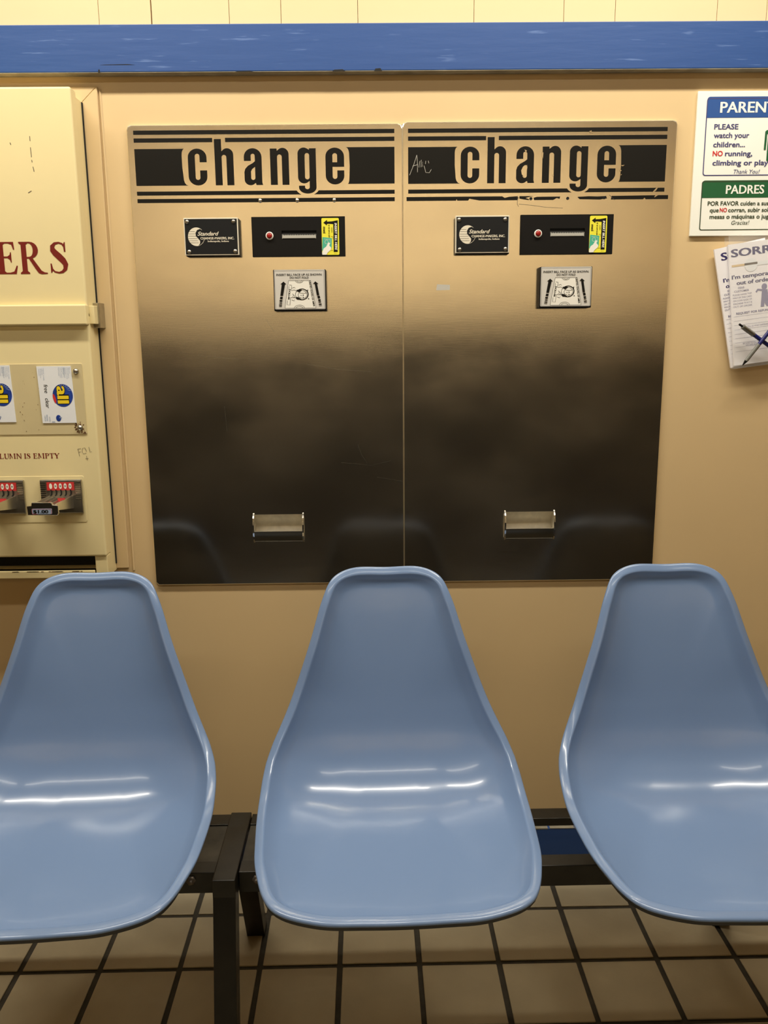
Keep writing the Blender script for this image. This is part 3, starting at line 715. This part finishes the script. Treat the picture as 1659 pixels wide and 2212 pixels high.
# maroon serif lettering
def serif_glyph(ch, h, thick=.17, thin=.045):
    """simple modulated serif capitals in a box of height h; returns (outlines list, advance)"""
    T, t, s_ = thick, thin, .07
    def stem(x, w_, y0=0, y1=1): return [rect(x, x + w_, y0, y1)]
    def ser(x, w_, y, top): 
        return [[(x - s_, y), (x + w_ + s_, y), (x + w_ + s_, y + t * .8), (x + w_, y + t * 2), (x, y + t * 2), (x - s_, y + t * .8)]] if not top else [[(x - s_, y), (x - s_, y - t * .8), (x, y - t * 2), (x + w_, y - t * 2), (x + w_ + s_, y - t * .8), (x + w_ + s_, y)]]
    P = []; x = s_
    if ch in 'EFL':
        P += stem(x, T) + ser(x, T, 0, 0) + ser(x, T, 1, 1)
        if ch != 'F': P += [[(x + T, 0), (.62, 0), (.68, .26), (.64, .26), (.55, .08), (.42, t), (x + T, t)]]
        if ch != 'L':
            P += [[(x + T, 1), (x + T, 1 - t), (.40, 1 - t), (.52, .92), (.57, .76), (.61, .76), (.59, 1)]]
            P += [[(x + T, .50), (.36, .50), (.44, .44), (.46, .36), (.49, .36), (.49, .68), (.46, .68), (.44, .60), (.36, .55), (x + T, .55)]]
        return P, .74
    if ch in 'RP':
        P += stem(x, T) + ser(x, T, 0, 0) + ser(x, T, 1, 1)
        outer = [(x + T - .01, 1)] + [(.36 + .27 * math.sin(a), .74 + .26 * math.cos(a)) for a in [k * PI / 10 for k in range(11)]] + [(x + T - .01, .48)]
        inner = [(x + T - .01, .53)] + [(.33 + .13 * math.sin(a), .745 + .21 * math.cos(a)) for a in [PI - k * PI / 10 for k in range(11)]] + [(x + T - .01, .955)]
        P += [outer + inner]
        if ch == 'R': P += [[(.30, .50), (.44, .48), (.70, .10), (.80, .045), (.90, .03), (.90, 0), (.70, -.01), (.60, .02), (.50, .16), (.30, .49)]]
        return P, .92 if ch == 'R' else .70
    if ch == 'S':
        cen = [(.575, .70, .03), (.56, .84, .05), (.50, .93, .06), (.39, .965, .055), (.26, .94, .09), (.175, .85, .15), (.18, .74, .19), (.26, .64, .21), (.38, .53, .22), (.50, .41, .21), (.575, .28, .18), (.55, .14, .13), (.46, .06, .09), (.34, .03, .055), (.20, .06, .05), (.12, .15, .05), (.09, .30, .03)]
        V, F = ribbon([(a, b_) for a, b_, c_ in cen], [c_ * .95 for a, b_, c_ in cen]); n = len(cen)
        P += [V[:n] + V[n:][::-1], [(.55, .68), (.60, .68), (.60, .98), (.57, .98), (.53, .90)], [(.07, .32), (.11, .32), (.15, .12), (.10, .03), (.07, .03)]]
        return P, .70
    if ch == 'I': return stem(x, T) + ser(x, T, 0, 0) + ser(x, T, 1, 1), T + .16
    if ch == 'U': return stem(x, T, .25) + ser(x, T, 1, 1) + stem(.62, t * 1.3, .25) + ser(.62, t, 1, 1) + [[(x, .26), (x + .03, .10), (.22, 0), (.42, -.02), (.60, .06), (.68, .26), (.62, .26), (.56, .10), (.42, .05), (.32, .09), (x + T, .26)]], .80
    if ch == 'N': return stem(x, t * 1.4) + ser(x, t, 0, 0) + [[(x - s_, 1), (x + .14, 1), (.72, .14), (.72, 0), (.66, 0), (x, .93), (x - s_, .96)]] + stem(.68, t * 1.4) + ser(.68, t, 1, 1), .84
    if ch == 'M': return stem(x, t * 1.4) + ser(x, t, 0, 0) + [[(x - s_, 1), (x + .18, 1), (.50, .20), (.46, 0), (x + .03, .93)], [(.46, 0), (.50, .20), (.78, 1), (.74, .93)]] + stem(.78, T) + ser(.78, T, 0, 0) + ser(.78, T, 1, 1), 1.12
    if ch == 'T': return stem(.27, T) + ser(.27, T, 0, 0) + [[(.02, 1), (.02, .75), (.06, .75), (.12, .91), (.20, .95), (.52, .95), (.60, .91), (.66, .75), (.70, .75), (.70, 1)]], .76
    if ch == 'Y': return stem(.30, T, 0, .46) + ser(.30, T, 0, 0) + [[(-.02, 1), (.20, 1), (.42, .55), (.40, .44), (.30, .44)], [(.40, .44), (.46, .44), (.72, 1), (.66, 1), (.42, .55)]] + ser(.66, t, 1, 1) + ser(.04, T, 1, 1), .80
    if ch == 'P': return [], .7
    return [], .38
def serif(word, x_end, zb, h, width=None, kx_=1, thick=.17, thin=.045):
    out = []; x = 0; items = []
    for ch in word:
        g, adv = serif_glyph(ch, h, thick, thin); items.append((g, x)); x += adv + (0.02)
    sc = h * kx_ if width is None else width / x
    x0 = x_end - x * sc
    for g, gx in items:
        for p in g: out.append(fill([[(x0 + (gx + a) * sc, zb + c_ * h) for a, c_ in p]]))
    return out
ink('lettering', serif('ERS', -.5862, 1.3857, .0595, width=.1400), M['maroon'], v, VY - .0004, 'large maroon serif letters')
ink('lettering', serif('COLUMN IS EMPTY', -.6390, 1.0262, .0104, width=.131, thick=.16, thin=.07), M['maroon'], v, VY + .0016, 'small maroon serif letters')
q = lambda a, c_: (-.5880 + (a - 745) * .000236, 1.0405 - (c_ - 955) * .000236)
ink('pencil_scrawl', [ribbon([q(*p) for p in s_], .0007) for s_ in ([(690, 940), (700, 1000)], [(686, 940), (716, 934)], [(692, 966), (712, 962)], [(752, 930), (730, 932), (724, 960), (734, 980), (760, 975)], [(752, 930), (762, 962)], [(784, 922), (792, 966), (806, 962)], [(758, 998), (764, 1038)], [(748, 1022), (774, 1020)])], M['bolt'], v, VY + .0014)
q = lambda a, c_: (-.5628 + (a - 545) * .000253, 1.7211 - (c_ - 95) * .000253)
ink('scuff', [ribbon([q(*p) for p in s_], .0012) for s_ in ([(230, 436), (230, 470)], [(228, 514), (230, 582)], [(230, 602), (231, 618)], [(235, 650), (240, 684)], [(182, 834), (208, 820)], [(80, 480), (86, 496)])], M['bolt'], v, VY - .0003)

# detergent cartons in the window
def carton(x0, z0, label):
    W_, H_ = .0675, .1120; y = VY - .0012
    t = MB().prism([(x0, z0), (x0 + W_, z0), (x0 + W_ - .003, z0 + H_), (x0 - .003, z0 + H_)], y, yw).build('detergent_box', M['boxw'])
    tag(t, label, 'detergent box', 'detergent boxes in the vending window')
    cx_, cz_ = x0 + .0445, z0 + .0545
    ink('logo_disc', [fill([ell(cx_, cz_, .0200, .0225, n=32)])], M['boxblue'], t, y - .0003)
    for rr, mm, nm in ((.0026, 'decal', 'logo_outline'), (0, 'boxyel', 'logo_lettering')):
        V, F = text('all', .0232, .0345, bold=.035 if not rr else .095, rot=-90, at=(cx_ - .0105, cz_ + .0185), shear=0)
        if rr: V = [(cx_ + (v_[0] - cx_) * 1.07, cz_ + (v_[1] - cz_) * 1.06, v_[2]) for v_ in V]
        ink(nm, [(V, F)], M[mm], t, y - (.0005 if rr else .0008))
    st = []
    for k in range(9):
        a = math.radians(20 + k * 14); st.append(ribbon([(cx_ + .010 * math.cos(a), cz_ + .008 + .010 * math.sin(a)), (cx_ + .0175 * math.cos(a), cz_ + .003 + .0185 * math.sin(a))], [.0004, .0012]))
    ink('logo_rays', st, M['boxtxt'], t, y - .0004)
    ink('logo_banner', [fill([ell(cx_ - .0168, cz_ - .006, .0026, .0095, n=16, rot=12)])], M['signr'], t, y - .00045)
    ink('lettering', [text('free', .0082, .0165, rot=-88, at=(x0 + .0085, z0 + .0760), shear=.2), text('clear', .0082, .0195, rot=-88, at=(x0 + .0090, z0 + .0490), shear=.2)], M['decal'], t, y - .0003)
    bl = [text('1', .0065, rot=-90, at=(x0 + .0190, z0 + .0030), bold=.03), text('LOAD', .0028, rot=-90, at=(x0 + .0135, z0 + .0125)), text('BRASSEE', .0028, .0125, rot=-90, at=(x0 + .0085, z0 + .0165)), text('CARGA', .0028, .0115, rot=-90, at=(x0 + .0045, z0 + .0150)), ]
    ink('round_mark', [fill([ell(x0 + .0325, z0 + .0095, .0050, .0065)])], M['boxblue'], t, y - .0003)
    ink('lettering', [text('E', .0050, rot=-90, at=(x0 + .0345, z0 + .0120), bold=.03)], M['boxtxt'], t, y - .0006)
    for c0, n_, z_ in ((.0010, 4, .108), (.0400, 5, .1095), (.0500, 5, .1095)):
        for k in range(n_):
            xx = x0 + c0 + k * .0030
            if xx > x0 + W_ - .005: continue
            bl.append(text(random.choice(('concentrated', 'detergent', 'liquid wash')), .0017, random.uniform(.012, .024), rot=-92, at=(xx, z0 + z_)))
    ink('lettering', bl, M['boxtxt'], t, y - .0003, 'grey-blue small print', split=True)
    return t
carton(-.6658, 1.0975, 'white detergent box with blue and yellow disc, whole one nearest the window bolts')
carton(-.7862, 1.1000, 'white detergent box with blue disc, cut off by the left edge of the picture')

# painted surround in the wall around the vending machine
def frame_strip(pts, y0, y1): return MB().prism(pts, y0, y1)
b = MB()
b.prism([(-.562, .778), (-.5352, .778), (-.5300, 1.7387), (-.562, 1.7085)], D - .006, D)
b.prism([(VL - .03, 1.7387), (VL - .03, 1.7085), (-.562, 1.7085), (-.5300, 1.7387)], D - .006, D)
sr = b.build('trim_2', M['wall'], bevel=.0012, seg=1); sr['kind'] = 'structure'
b = MB(); b.add([(-.5285, D - .0005, 1.735), (-.5265, D - .003, 1.735), (-.5240, D - .0005, 1.735), (-.5285, D - .0005, .772), (-.5262, D - .003, .772), (-.5235, D - .0005, .772)], [(0, 3, 4, 1), (1, 4, 5, 2)])
b.build('bead', M['wall'], sr)

# ------------------------------------------------------------------ parents sign
SX0, SX1, SZ0, SZ1 = .6345, .8640, 1.4530, 1.7225; sy = D - .006
sg = MB().box(SX0, SX1, sy, D - .0003, SZ0, SZ1).build('sign', M['signw'], bevel=.0008)
tag(sg, 'white wall sign reading PARENTS and PADRES with blue and green headings', 'sign')
iy = sy - .0004
cx_ = (SX0 + SX1) / 2
bx0, bx1 = .6530, SX1 - .0185
ink('blue_heading', [fill([top_round(bx0, bx1, 1.6740, 1.7123, .006)])], M['signb'], sg, iy)
ob, ib = rrect(bx0 - .0005, bx1 + .0005, 1.5670, 1.7100, .005), rrect(bx0 + .0014, bx1 - .0014, 1.5687, 1.7080, .004)
ink('blue_border', [fill([ob, ib])], M['navy'], sg, iy - .0001)
ink('green_heading', [fill([top_round(bx0, bx1, 1.5255, 1.5583, .006)])], M['signg'], sg, iy)
ob, ib = rrect(bx0 - .0005, bx1 + .0005, 1.4640, 1.5570, .004), rrect(bx0 + .0014, bx1 - .0014, 1.4655, 1.5550, .003)
ink('green_border', [fill([ob, ib])], M['olive'], sg, iy - .0001)
ink('lettering', [text('PARENTS', .0205, .1235, bold=.022, at=(.6790, 1.6832)), text('PADRES', .0170, .0765, bold=.022, at=(.7010, 1.5330))], M['signw'], sg, iy - .0004, 'white bold lettering', split=True)
z = lambda px: 1.6584 - (px - 273) * .000854   # px row -> z
ink('lettering', [text('PLEASE', .0100, .0475, bold=.02, at=(.6698, 1.6555 - .0025)), text('watch your', .0100, .0700, bold=.02, at=(.6700, 1.6372)), text('children...', .0100, .0630, bold=.02, at=(.6700, 1.6203)),
                  text('running,', .0100, .0540, bold=.02, at=(.6945, 1.6037)), text('climbing or playing!', .0100, .1340, bold=.02, at=(.6708, 1.5865)), text('Thank You!', .0080, .0520, shear=.25, at=(.7140, 1.5708))], M['navy'], sg, iy - .0002, 'navy lettering', split=True)
ink('lettering', [text('NO', .0100, .0200, bold=.025, at=(.6700, 1.6037)), text('NO', .0083, .0145, bold=.025, at=(.6915, 1.5010 - .0025))], M['signr'], sg, iy - .0002, 'red lettering', split=True)
ink('lettering', [text('POR FAVOR cuiden a sus hijos', .0083, .1470, bold=.018, at=(.6665, 1.5120 - .0010)), text('que', .0083, .0180, bold=.018, at=(.6715, 1.4985)), text('corran, subir sobre', .0083, .0950, bold=.018, at=(.7085, 1.4985)),
                  text('mesas o m\u00e1quinas o jugar', .0083, .1290, bold=.018, at=(.6720, 1.4860)), text('Gracias!', .0080, .0360, shear=.25, at=(.7165, 1.4745))], M['olive'], sg, iy - .0002, 'dark green lettering', split=True)
# walking figures pictogram, its left arm in view
fg = [fill([[(.7640, 1.6150), (.7662, 1.6140), (.7680, 1.6150), (.7685, 1.6440), (.7705, 1.6440), (.7705, 1.5950), (.7720, 1.5935), (.7775, 1.5935), (.7785, 1.6120), (.7808, 1.6120), (.7815, 1.5935), (.7880, 1.5935), (.7890, 1.6440), (.7910, 1.6440), (.7915, 1.6150), (.7950, 1.6150), (.7950, 1.6480), (.7920, 1.6510), (.7680, 1.6510), (.7645, 1.6485)]]), fill([ell(.7795, 1.6590, .0062, .0062)])]
ink('pictogram', fg, M['signg'], sg, iy - .0003, off=(.0065, 0))

# ------------------------------------------------------------------ tilted acrylic holder with out-of-order flyers and pens
ang = math.radians(11.0)
def hroot(name, label, cat, y, group=None, a=None):
    return empty(name, (.7341, y, 1.1906), label, cat, group, rot=(0, -(ang if a is None else math.radians(a)), 0))
# euler y rotation by -ang: local x -> (cos, 0, sin)
hd = hroot('flyer_holder', 'clear acrylic flyer holder hanging tilted below the parents sign', 'holder', D, a=7)
HW = .1150
MB().box(.004, HW, -.004, -.0005, -.002, .262).build('back_plate', M['acrylic'], hd, bevel=.0006)
b = MB(); b.box(.001, HW, -.030, -.0285, 0, .262); b.box(0, .0012, -.0285, -.0140, 0, .095); b.box(HW - .0012, HW, -.0285, -.004, 0, .095); b.box(0, HW, -.0285, -.004, -.0012, 0)
b.build('pocket', M['acrylic'], hd, bevel=.0004)
for k, (dx_, dz_, y0, mm) in enumerate(((0, -.002, -.0085, 'paper'), (0, .002, -.0150, 'paper'))):
    f_ = hroot('flyer_stack', ('back stack of white out-of-order flyers showing a single S at its top left' if k == 0 else 'front stack of white out-of-order flyers reading SORRY behind acrylic'), 'flyers', D, 'flyers in the acrylic holder', a=12.3 if k == 0 else 7)
    W_ = HW - .010 if k == 0 else HW - .006
    H_ = .243
    sx = .004 if k == 0 else .008
    MB().box(sx - .004, sx + W_ - .006, y0 - .005, y0, .003 + dz_, H_ + dz_).build('paper_stack', M[mm], f_)
    yy = y0 - .0053; X0 = sx - .004; Zt = H_ + dz_
    k2 = .000148 * 1.0
    P = lambda a, c_: (X0 + a, Zt - c_)
    sh = [text('SORRY', .0155, .1020 if k else .0900, bold=.030, at=P(.0110 if k == 0 else .0040, .0250))]
    sh += [text("I'm temporarily", .0078, .0930, bold=.03, at=P(.0090 if k == 0 else .0035, .0680)), text('out of order', .0078, .0700, bold=.03, at=P(.0125, .0800))]
    ink('lettering', sh, M['ink'], f_, yy, 'indigo lettering', split=True)
    sl = [text('DEAR', .0040, .0130, bold=.01, at=P(.0150, .0880)), text('CUSTOMER', .0040, .0300, bold=.01, at=P(.0070, .0945))]
    for i_, s_ in enumerate(('PLEASE HANG TOP', 'HALF OF THIS CARD', 'ON COIN SLIDE OF', 'MACHINE THAT IS', 'OUT OF ORDER')): sl.append(text(s_, .0034, .0380, at=P(.0040, .1010 + i_ * .0058)))
    sl.append(text('REQUEST FOR REFUND', .0044, .0700, bold=.03, at=P(.0090, .1385)))
    for i_ in range(9): sl.append(ribbon([P(.004, .1420 + i_ * .0088), P(W_ - .004, .1420 + i_ * .0088)], .0004))
    sl.append(text('PLEASE TELL US WHAT HAPPENED', .0032, .0560, at=P(.0180, .1660)))
    sl.append(text('BE SURE TO FILL IN NAME', .0030, .0450, at=P(.0200, .1990))); sl.append(text('WE ARE SORRY', .0030, .0300, at=P(.0250, .2030)))
    ink('lettering', sl, M['inkl'], f_, yy, 'pale indigo small print', split=True)
    # punched slot and disc
    if k == 1:
        ink('punched_hole', [fill([rect(X0 + .0045, X0 + .032, Zt - .0445, Zt - .0405)])], M['wall'], f_, yy)
        ink('punched_hole', [fill([ell(X0 + .0430, Zt - .0440, .0128, .0135)]), fill([rect(X0 + .0430, X0 + .085, Zt - .0470, Zt - .0400)])], M['boxw'], f_, yy - .0002, 'white punched tab')
        ink('punched_slot', [fill([rect(X0 + .0300, X0 + .0560, Zt - .0440, Zt - .0400)])], M['bolt'], f_, yy - .0004)
        # clip-art repairman silhouette
        wm = [fill([ell(X0 + .0680, Zt - .0900, .0055, .0060)]), fill([[(X0 + .0610, Zt - .1130), (X0 + .0600, Zt - .1200), (X0 + .0590, Zt - .1290), (X0 + .0660, Zt - .1290), (X0 + .0670, Zt - .1210), (X0 + .0710, Zt - .1290), (X0 + .0770, Zt - .1290), (X0 + .0760, Zt - .1140), (X0 + .0740, Zt - .0960), (X0 + .0630, Zt - .0960)]]),
              ribbon([(X0 + .0510, Zt - .0990), (X0 + .0545, Zt - .0945), (X0 + .0640, Zt - .0965), (X0 + .0740, Zt - .0985)], .0036)]
        ink('clip_art', wm, M['inkl'], f_, yy - .0001)
def pen(p, q_, label, cap):
    """p clicker end, q_ tip, in holder coordinates"""
    t = hroot('pen', label, 'pen', D, 'pens in the acrylic holder')
    p, q_ = Vector(p), Vector(q_); L = q_ - p; c_ = L.normalized()
    at_ = lambda u: p + L * u
    MB().tube(at_(.07), at_(.30), .0049 if cap else .0041).build('cap', M['pengrey'], t)
    MB().tube(at_(.30), at_(.62), .0040).build('barrel', M['penblue'], t)
    MB().tube(at_(.62), at_(.92), .0042, .0038).build('grip', M['pengrey'], t)
    MB().tube(at_(.92), at_(1), .0034, .0008).build('tip', M['blackp'], t)
    MB().tube(at_(0), at_(.07), .0022).build('clicker', M['blackp'], t)
    n_ = c_.cross(Vector((0, 1, 0))).normalized()
    MB().bar(at_(.08) + Vector((0, -.0062, 0)), at_(.32) + Vector((0, -.0052, 0)), .0022, .0012, up=(0, 1, 0)).build('clip', M['chromed'], t)
# convert wall-plane measurements into holder coordinates
def hc(X, Z, y):
    dx_, dz_ = X - .7341, Z - 1.1906; return (dx_ * math.cos(ang) + dz_ * math.sin(ang), y, -dx_ * math.sin(ang) + dz_ * math.cos(ang))
pen(hc(.7330, 1.2790, -.040), hc(.8350, 1.2110, -.036), 'grey and navy pen with its clicker at the upper left, crossing behind the other pen', True)
pen(hc(.8200, 1.3060, -.052), hc(.7460, 1.1975, -.040), 'blue and grey pen leaning over the other with its tip at the lower left', False)

# ------------------------------------------------------------------ black steel bench frame
bn = empty('bench_frame', (0, 0, 0), 'black steel beam frame carrying the three blue seats, dusty on top', 'bench frame')
FA = .0086
bn.location = (-.267, 1.372, 0); bn.rotation_euler = (0, 0, FA)
def by(z): return z
rx0, rx1 = -1.35, 1.42
for a, c_ in ((rx0, -.0205), (.0205, rx1)):
    MB().box(a, c_, -.071, -.038, .313, .353).build('front_rail', M['frame'], bn, bevel=.0012)
    MB().box(a, c_, .076, .112, .337, .353).build('rear_rail', M['frame'], bn, bevel=.001)
for a, c_ in ((-.105, -.0215), (.0215, .105)):
    MB().box(a, c_, -.0375, .0755, .3465, .3505).build('mounting_plate', M['frametop'], bn)
for x in (-.062, .052):
    MB().lathe([(.0085, 0), (.0085, .003), (.0070, .0045)], (x, -.071, .339), n=6).lathe([(.004, .0045), (.004, .009), (.003, .010)], (x, -.071, .339), n=10).build('bolt', M['bolt'], bn)
for X in (-1.02, 0, 1.005):
    cb = MB().box(X - .0195, X + .0195, -.104, .107, .322, .360).build('crossbar', M['frame'], bn, bevel=.0015)
    for s_ in (-1, 1):
        y0_ = -.0845 if s_ < 0 else .088; y1_ = -.155 if s_ < 0 else .232
        b = MB(); V = []
        for z_, y_ in ((.330, y0_), (0.003, y1_)):
            for a, c_ in ((-1, -1), (1, -1), (1, 1), (-1, 1)): V.append((X + a * .0192, y_ + c_ * .0190, z_))
        b.add(V, [(0, 1, 2, 3), (7, 6, 5, 4), (0, 4, 5, 1), (1, 5, 6, 2), (2, 6, 7, 3), (3, 7, 4, 0)])
        b.build('leg', M['frame'], bn, bevel=.0012)

# ------------------------------------------------------------------ moulded blue seats
RIM = [(0.0, 0.2909, 0.8285), (0.0619, 0.2873, 0.8299), (0.1032, 0.277, 0.8132), (0.126, 0.2591, 0.7733), (0.1504, 0.2338, 0.6956), (0.1864, 0.2044, 0.5955), (0.227, 0.1519, 0.5114), (0.2368, 0.0692, 0.4666), (0.2341, -0.0259, 0.4558), (0.2235, -0.1143, 0.4563), (0.1927, -0.1973, 0.4547), (0.1249, -0.2269, 0.4502), (0.057, -0.2281, 0.4465), (0.0, -0.2252, 0.4431)]
MID = [(.291, .8285), (.286, .80), (.268, .735), (.247, .655), (.226, .575), (.2065, .515), (.181, .470), (.140, .4355), (.080, .4155), (0, .409), (-.08, .409), (-.15, .420), (-.195, .433), (-.225, .4431)]
def cr(P, n, pre, post):
    E = [pre] + list(P) + [post]; out = []
    for i in range(1, len(E) - 2):
        p0, p1, p2, p3 = (Vector(E[i + k]) for k in (-1, 0, 1, 2))
        for k in range(n):
            t = k / n; out.append(.5 * ((2 * p1) + (-p0 + p2) * t + (2 * p0 - 5 * p1 + 4 * p2 - p3) * t * t + (-p0 + 3 * p1 - 3 * p2 + p3) * t ** 3))
    out.append(Vector(P[-1])); return out
def build_shell():
    mx = lambda p: (-p[0], p[1], p[2])
    half = cr(RIM, 8, mx(RIM[1]), mx(RIM[-2]))
    full = half + [Vector(mx(p)) for p in reversed(half[1:-1])]      # closed rim, from the top centre clockwise
    prof = cr([(0, y, z) for y, z in MID], 36, (0, 2 * MID[0][0] - MID[1][0], 2 * MID[0][1] - MID[1][1]), (0, 2 * MID[-1][0] - MID[-2][0], 2 * MID[-1][1] - MID[-2][1]))
    # extend both ends so the rim always has a foot on the profile
    prof = [prof[0] + (prof[0] - prof[1]).normalized() * .04] + prof + [prof[-1] + (prof[-1] - prof[-2]).normalized() * .04]
    arc_ = [0]
    for a, c_ in zip(prof, prof[1:]): arc_.append(arc_[-1] + (c_ - a).length)
    def at(vv):
        vv = min(max(vv, 0), arc_[-1] - 1e-6)
        lo, hi = 0, len(arc_) - 1
        while hi - lo > 1:
            mi = (lo + hi) // 2
            if arc_[mi] <= vv: lo = mi
            else: hi = mi
        u = (vv - arc_[lo]) / (arc_[hi] - arc_[lo]); return lo, u
    def nrm(i):
        a = prof[max(i - 1, 0)]; c_ = prof[min(i + 1, len(prof) - 1)]; t = (c_ - a).normalized()
        return Vector((0, t.z, -t.y))            # towards the sitter
    NR = [nrm(i) for i in range(len(prof))]
    if NR[5].y > 0: NR = [-n for n in NR]
    def surf(x, vv, d):
        i, u = at(vv); p = prof[i].lerp(prof[i + 1], u); n = NR[i].lerp(NR[i + 1], u).normalized()
        return Vector((x, 0, 0)) + p + n * d
    out = []
    for p in full:      # rim -> (x, v, d)
        best = None
        for i in range(len(prof) - 1):
            a, c_ = prof[i], prof[i + 1]; a2 = Vector((p.y - a.y, p.z - a.z)); e = Vector((c_.y - a.y, c_.z - a.z)); u = min(max(a2.dot(e) / e.dot(e), 0), 1)
            r = (a2 - e * u); dd = r.length
            if best is None or dd < best[0]:
                n = NR[i].lerp(NR[i + 1], u); s_ = 1 if r.x * n.y + r.y * n.z > 0 else -1
                best = (dd, arc_[i] + u * (arc_[i + 1] - arc_[i]), s_ * dd)
        out.append((p.x, best[1], best[2]))
    N = len(out)
    # smooth d and v a little
    for _ in range(3): out = [(out[i][0], (out[i - 1][1] + 2 * out[i][1] + out[(i + 1) % N][1]) / 4, (out[i - 1][2] + 2 * out[i][2] + out[(i + 1) % N][2]) / 4) for i in range(N)]
    rr = .0045
    ins = []; nrml = []
    for i in range(N):
        a, c_ = out[i - 1], out[(i + 1) % N]; tx, tv = c_[0] - a[0], c_[1] - a[1]; l = math.hypot(tx, tv); nx, nv = tv / l, -tx / l
        cxv = (out[i][0], out[i][1] - .40)
        if nx * cxv[0] + nv * cxv[1] < 0: nx, nv = -nx, -nv
        ins.append((out[i][0] - nx * rr, out[i][1] - nv * rr, out[i][2])); nrml.append((nx, nv))
    v0 = arc_[-1] * .37
    FL = .0125    # flat lip width
    EB = .040     # band in which the surface curls up to the lip
    V = []; F = []
    ks = [(0, .05 + .95 * k / 27) for k in range(0, 28)] + [(1, k / 12) for k in range(1, 13)] + [(2, k / 7) for k in range(1, 8)]
    K = len(ks)
    sm = lambda t: t * t * (3 - 2 * t)
    for kind, q in ks:
        for (x, vv, d), (nx, nv) in zip(ins, nrml):
            R_ = abs(x * nx + (vv - v0) * nv); u1 = 1 - EB / R_; u2 = 1 - FL / R_
            u = u1 * q if kind == 0 else (u1 + (u2 - u1) * q if kind == 1 else u2 + (1 - u2) * q)
            dd = d * min(u / u2, 1) ** 3.2
            if kind == 1: dd += .0085 * q ** 2.0
            if kind == 2: dd += .0085 + .0040 * q * math.exp(-3.5 * q) - .0050 * q ** 1.5
            V.append(surf(x * u, v0 + (vv - v0) * u, dd))
    c0 = len(V); V.append(surf(0, v0, 0))
    for k in range(K - 1):
        for i in range(N):
            j = (i + 1) % N; F.append((k * N + i, k * N + j, (k + 1) * N + j, (k + 1) * N + i))
    for i in range(N): F.append((c0, (i + 1) % N, i))
    # rolled edge
    last = V[(K - 1) * N:K * N]; prev = V[(K - 2) * N:(K - 1) * N]
    roll = []
    for i in range(N):
        O = (last[i] - prev[i]).normalized(); T = (last[(i + 1) % N] - last[i - 1]).normalized(); Nn = O.cross(T).normalized()
        mid = surf(ins[i][0], ins[i][1], ins[i][2] + .01) - surf(ins[i][0], ins[i][1], ins[i][2])
        if Nn.dot(mid) < 0: Nn = -Nn
        O = (O - Nn * O.dot(Nn)).normalized(); roll.append((last[i], O, Nn))
    base = K; n0 = len(V); steps = 7
    for s_ in range(1, steps + 1):
        a = math.radians(125) * s_ / steps
        for p, O, Nn in roll: V.append(p - Nn * rr + (Nn * math.cos(a) + O * math.sin(a)) * rr)
    a = math.radians(125)
    for p, O, Nn in roll: V.append(p - Nn * rr + (Nn * math.cos(a) + O * math.sin(a)) * rr - Nn * .006 - O * .001)
    for s_ in range(steps + 1):
        A = (K - 1) * N if s_ == 0 else n0 + (s_ - 1) * N; B = n0 + s_ * N
        for i in range(N):
            j = (i + 1) % N; F.append((A + i, A + j, B + j, B + i))
    me = bpy.data.meshes.new('seat_shell'); me.from_pydata([tuple(p) for p in V], [], F); me.update()
    # make the top face the sitter
    pc = me.polygons[len(me.polygons) // 2]
    import bmesh
    bm = bmesh.new(); bm.from_mesh(me); bmesh.ops.recalc_face_normals(bm, faces=bm.faces)
    bm.faces.ensure_lookup_table()
    f0 = bm.faces[(K - 1) * N]      # a centre triangle; should face up / forward
    if f0.normal.z < 0: bmesh.ops.reverse_faces(bm, faces=bm.faces)
    bm.to_mesh(me); bm.free()
    for p in me.polygons: p.use_smooth = True
    for i in range(len(me.polygons) - 3 * N, len(me.polygons)): me.polygons[i].material_index = 1  # end of the roll coloured dark to dim its reflection in the steel
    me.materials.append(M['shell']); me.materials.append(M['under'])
    return me
SH = build_shell()
def chair(x, y, rz, label):
    t = empty('chair', (x, 1.30 + y, 0), label, 'chair', 'blue moulded seats on the black beam', rot=(0, 0, rz))
    o = bpy.data.objects.new('seat_shell', SH); link(o); o.parent = t
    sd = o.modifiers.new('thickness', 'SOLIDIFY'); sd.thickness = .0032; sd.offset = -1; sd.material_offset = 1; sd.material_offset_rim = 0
    # spider bracket that bolts the shell to the two rails
    by0, by1 = -.0, .19
    b = MB(); b.box(-.085, -.055, .00, .185, .3550, .3600); b.box(.055, .085, .00, .185, .3550, .3600); b.box(-.085, .085, .080, .105, .3560, .3610)
    b.build('bracket', M['frame'], t)
    for sx in (-.07, .07):
        for yy, zz in ((.02, .4040), (.125, .4190)):
            MB().lathe([(.016, 0), (.016, .012), (.011, .018), (.011, zz - .3600 - .006), (.020, zz - .3600)], (sx, yy, .3600), axis='z', n=16).build('shock_mount', M['blackp'], t)
    return t
chair(-.5178, -.0491, .0523, 'blue moulded plastic seat below the vending machine, cut by the left edge of the picture')
chair(.0261, -.0325, .0319, 'blue moulded plastic seat in the middle, below the seam of the two change machines')
chair(.5562, -.0347, .0108, 'blue moulded plastic seat at the right, below the parents sign')
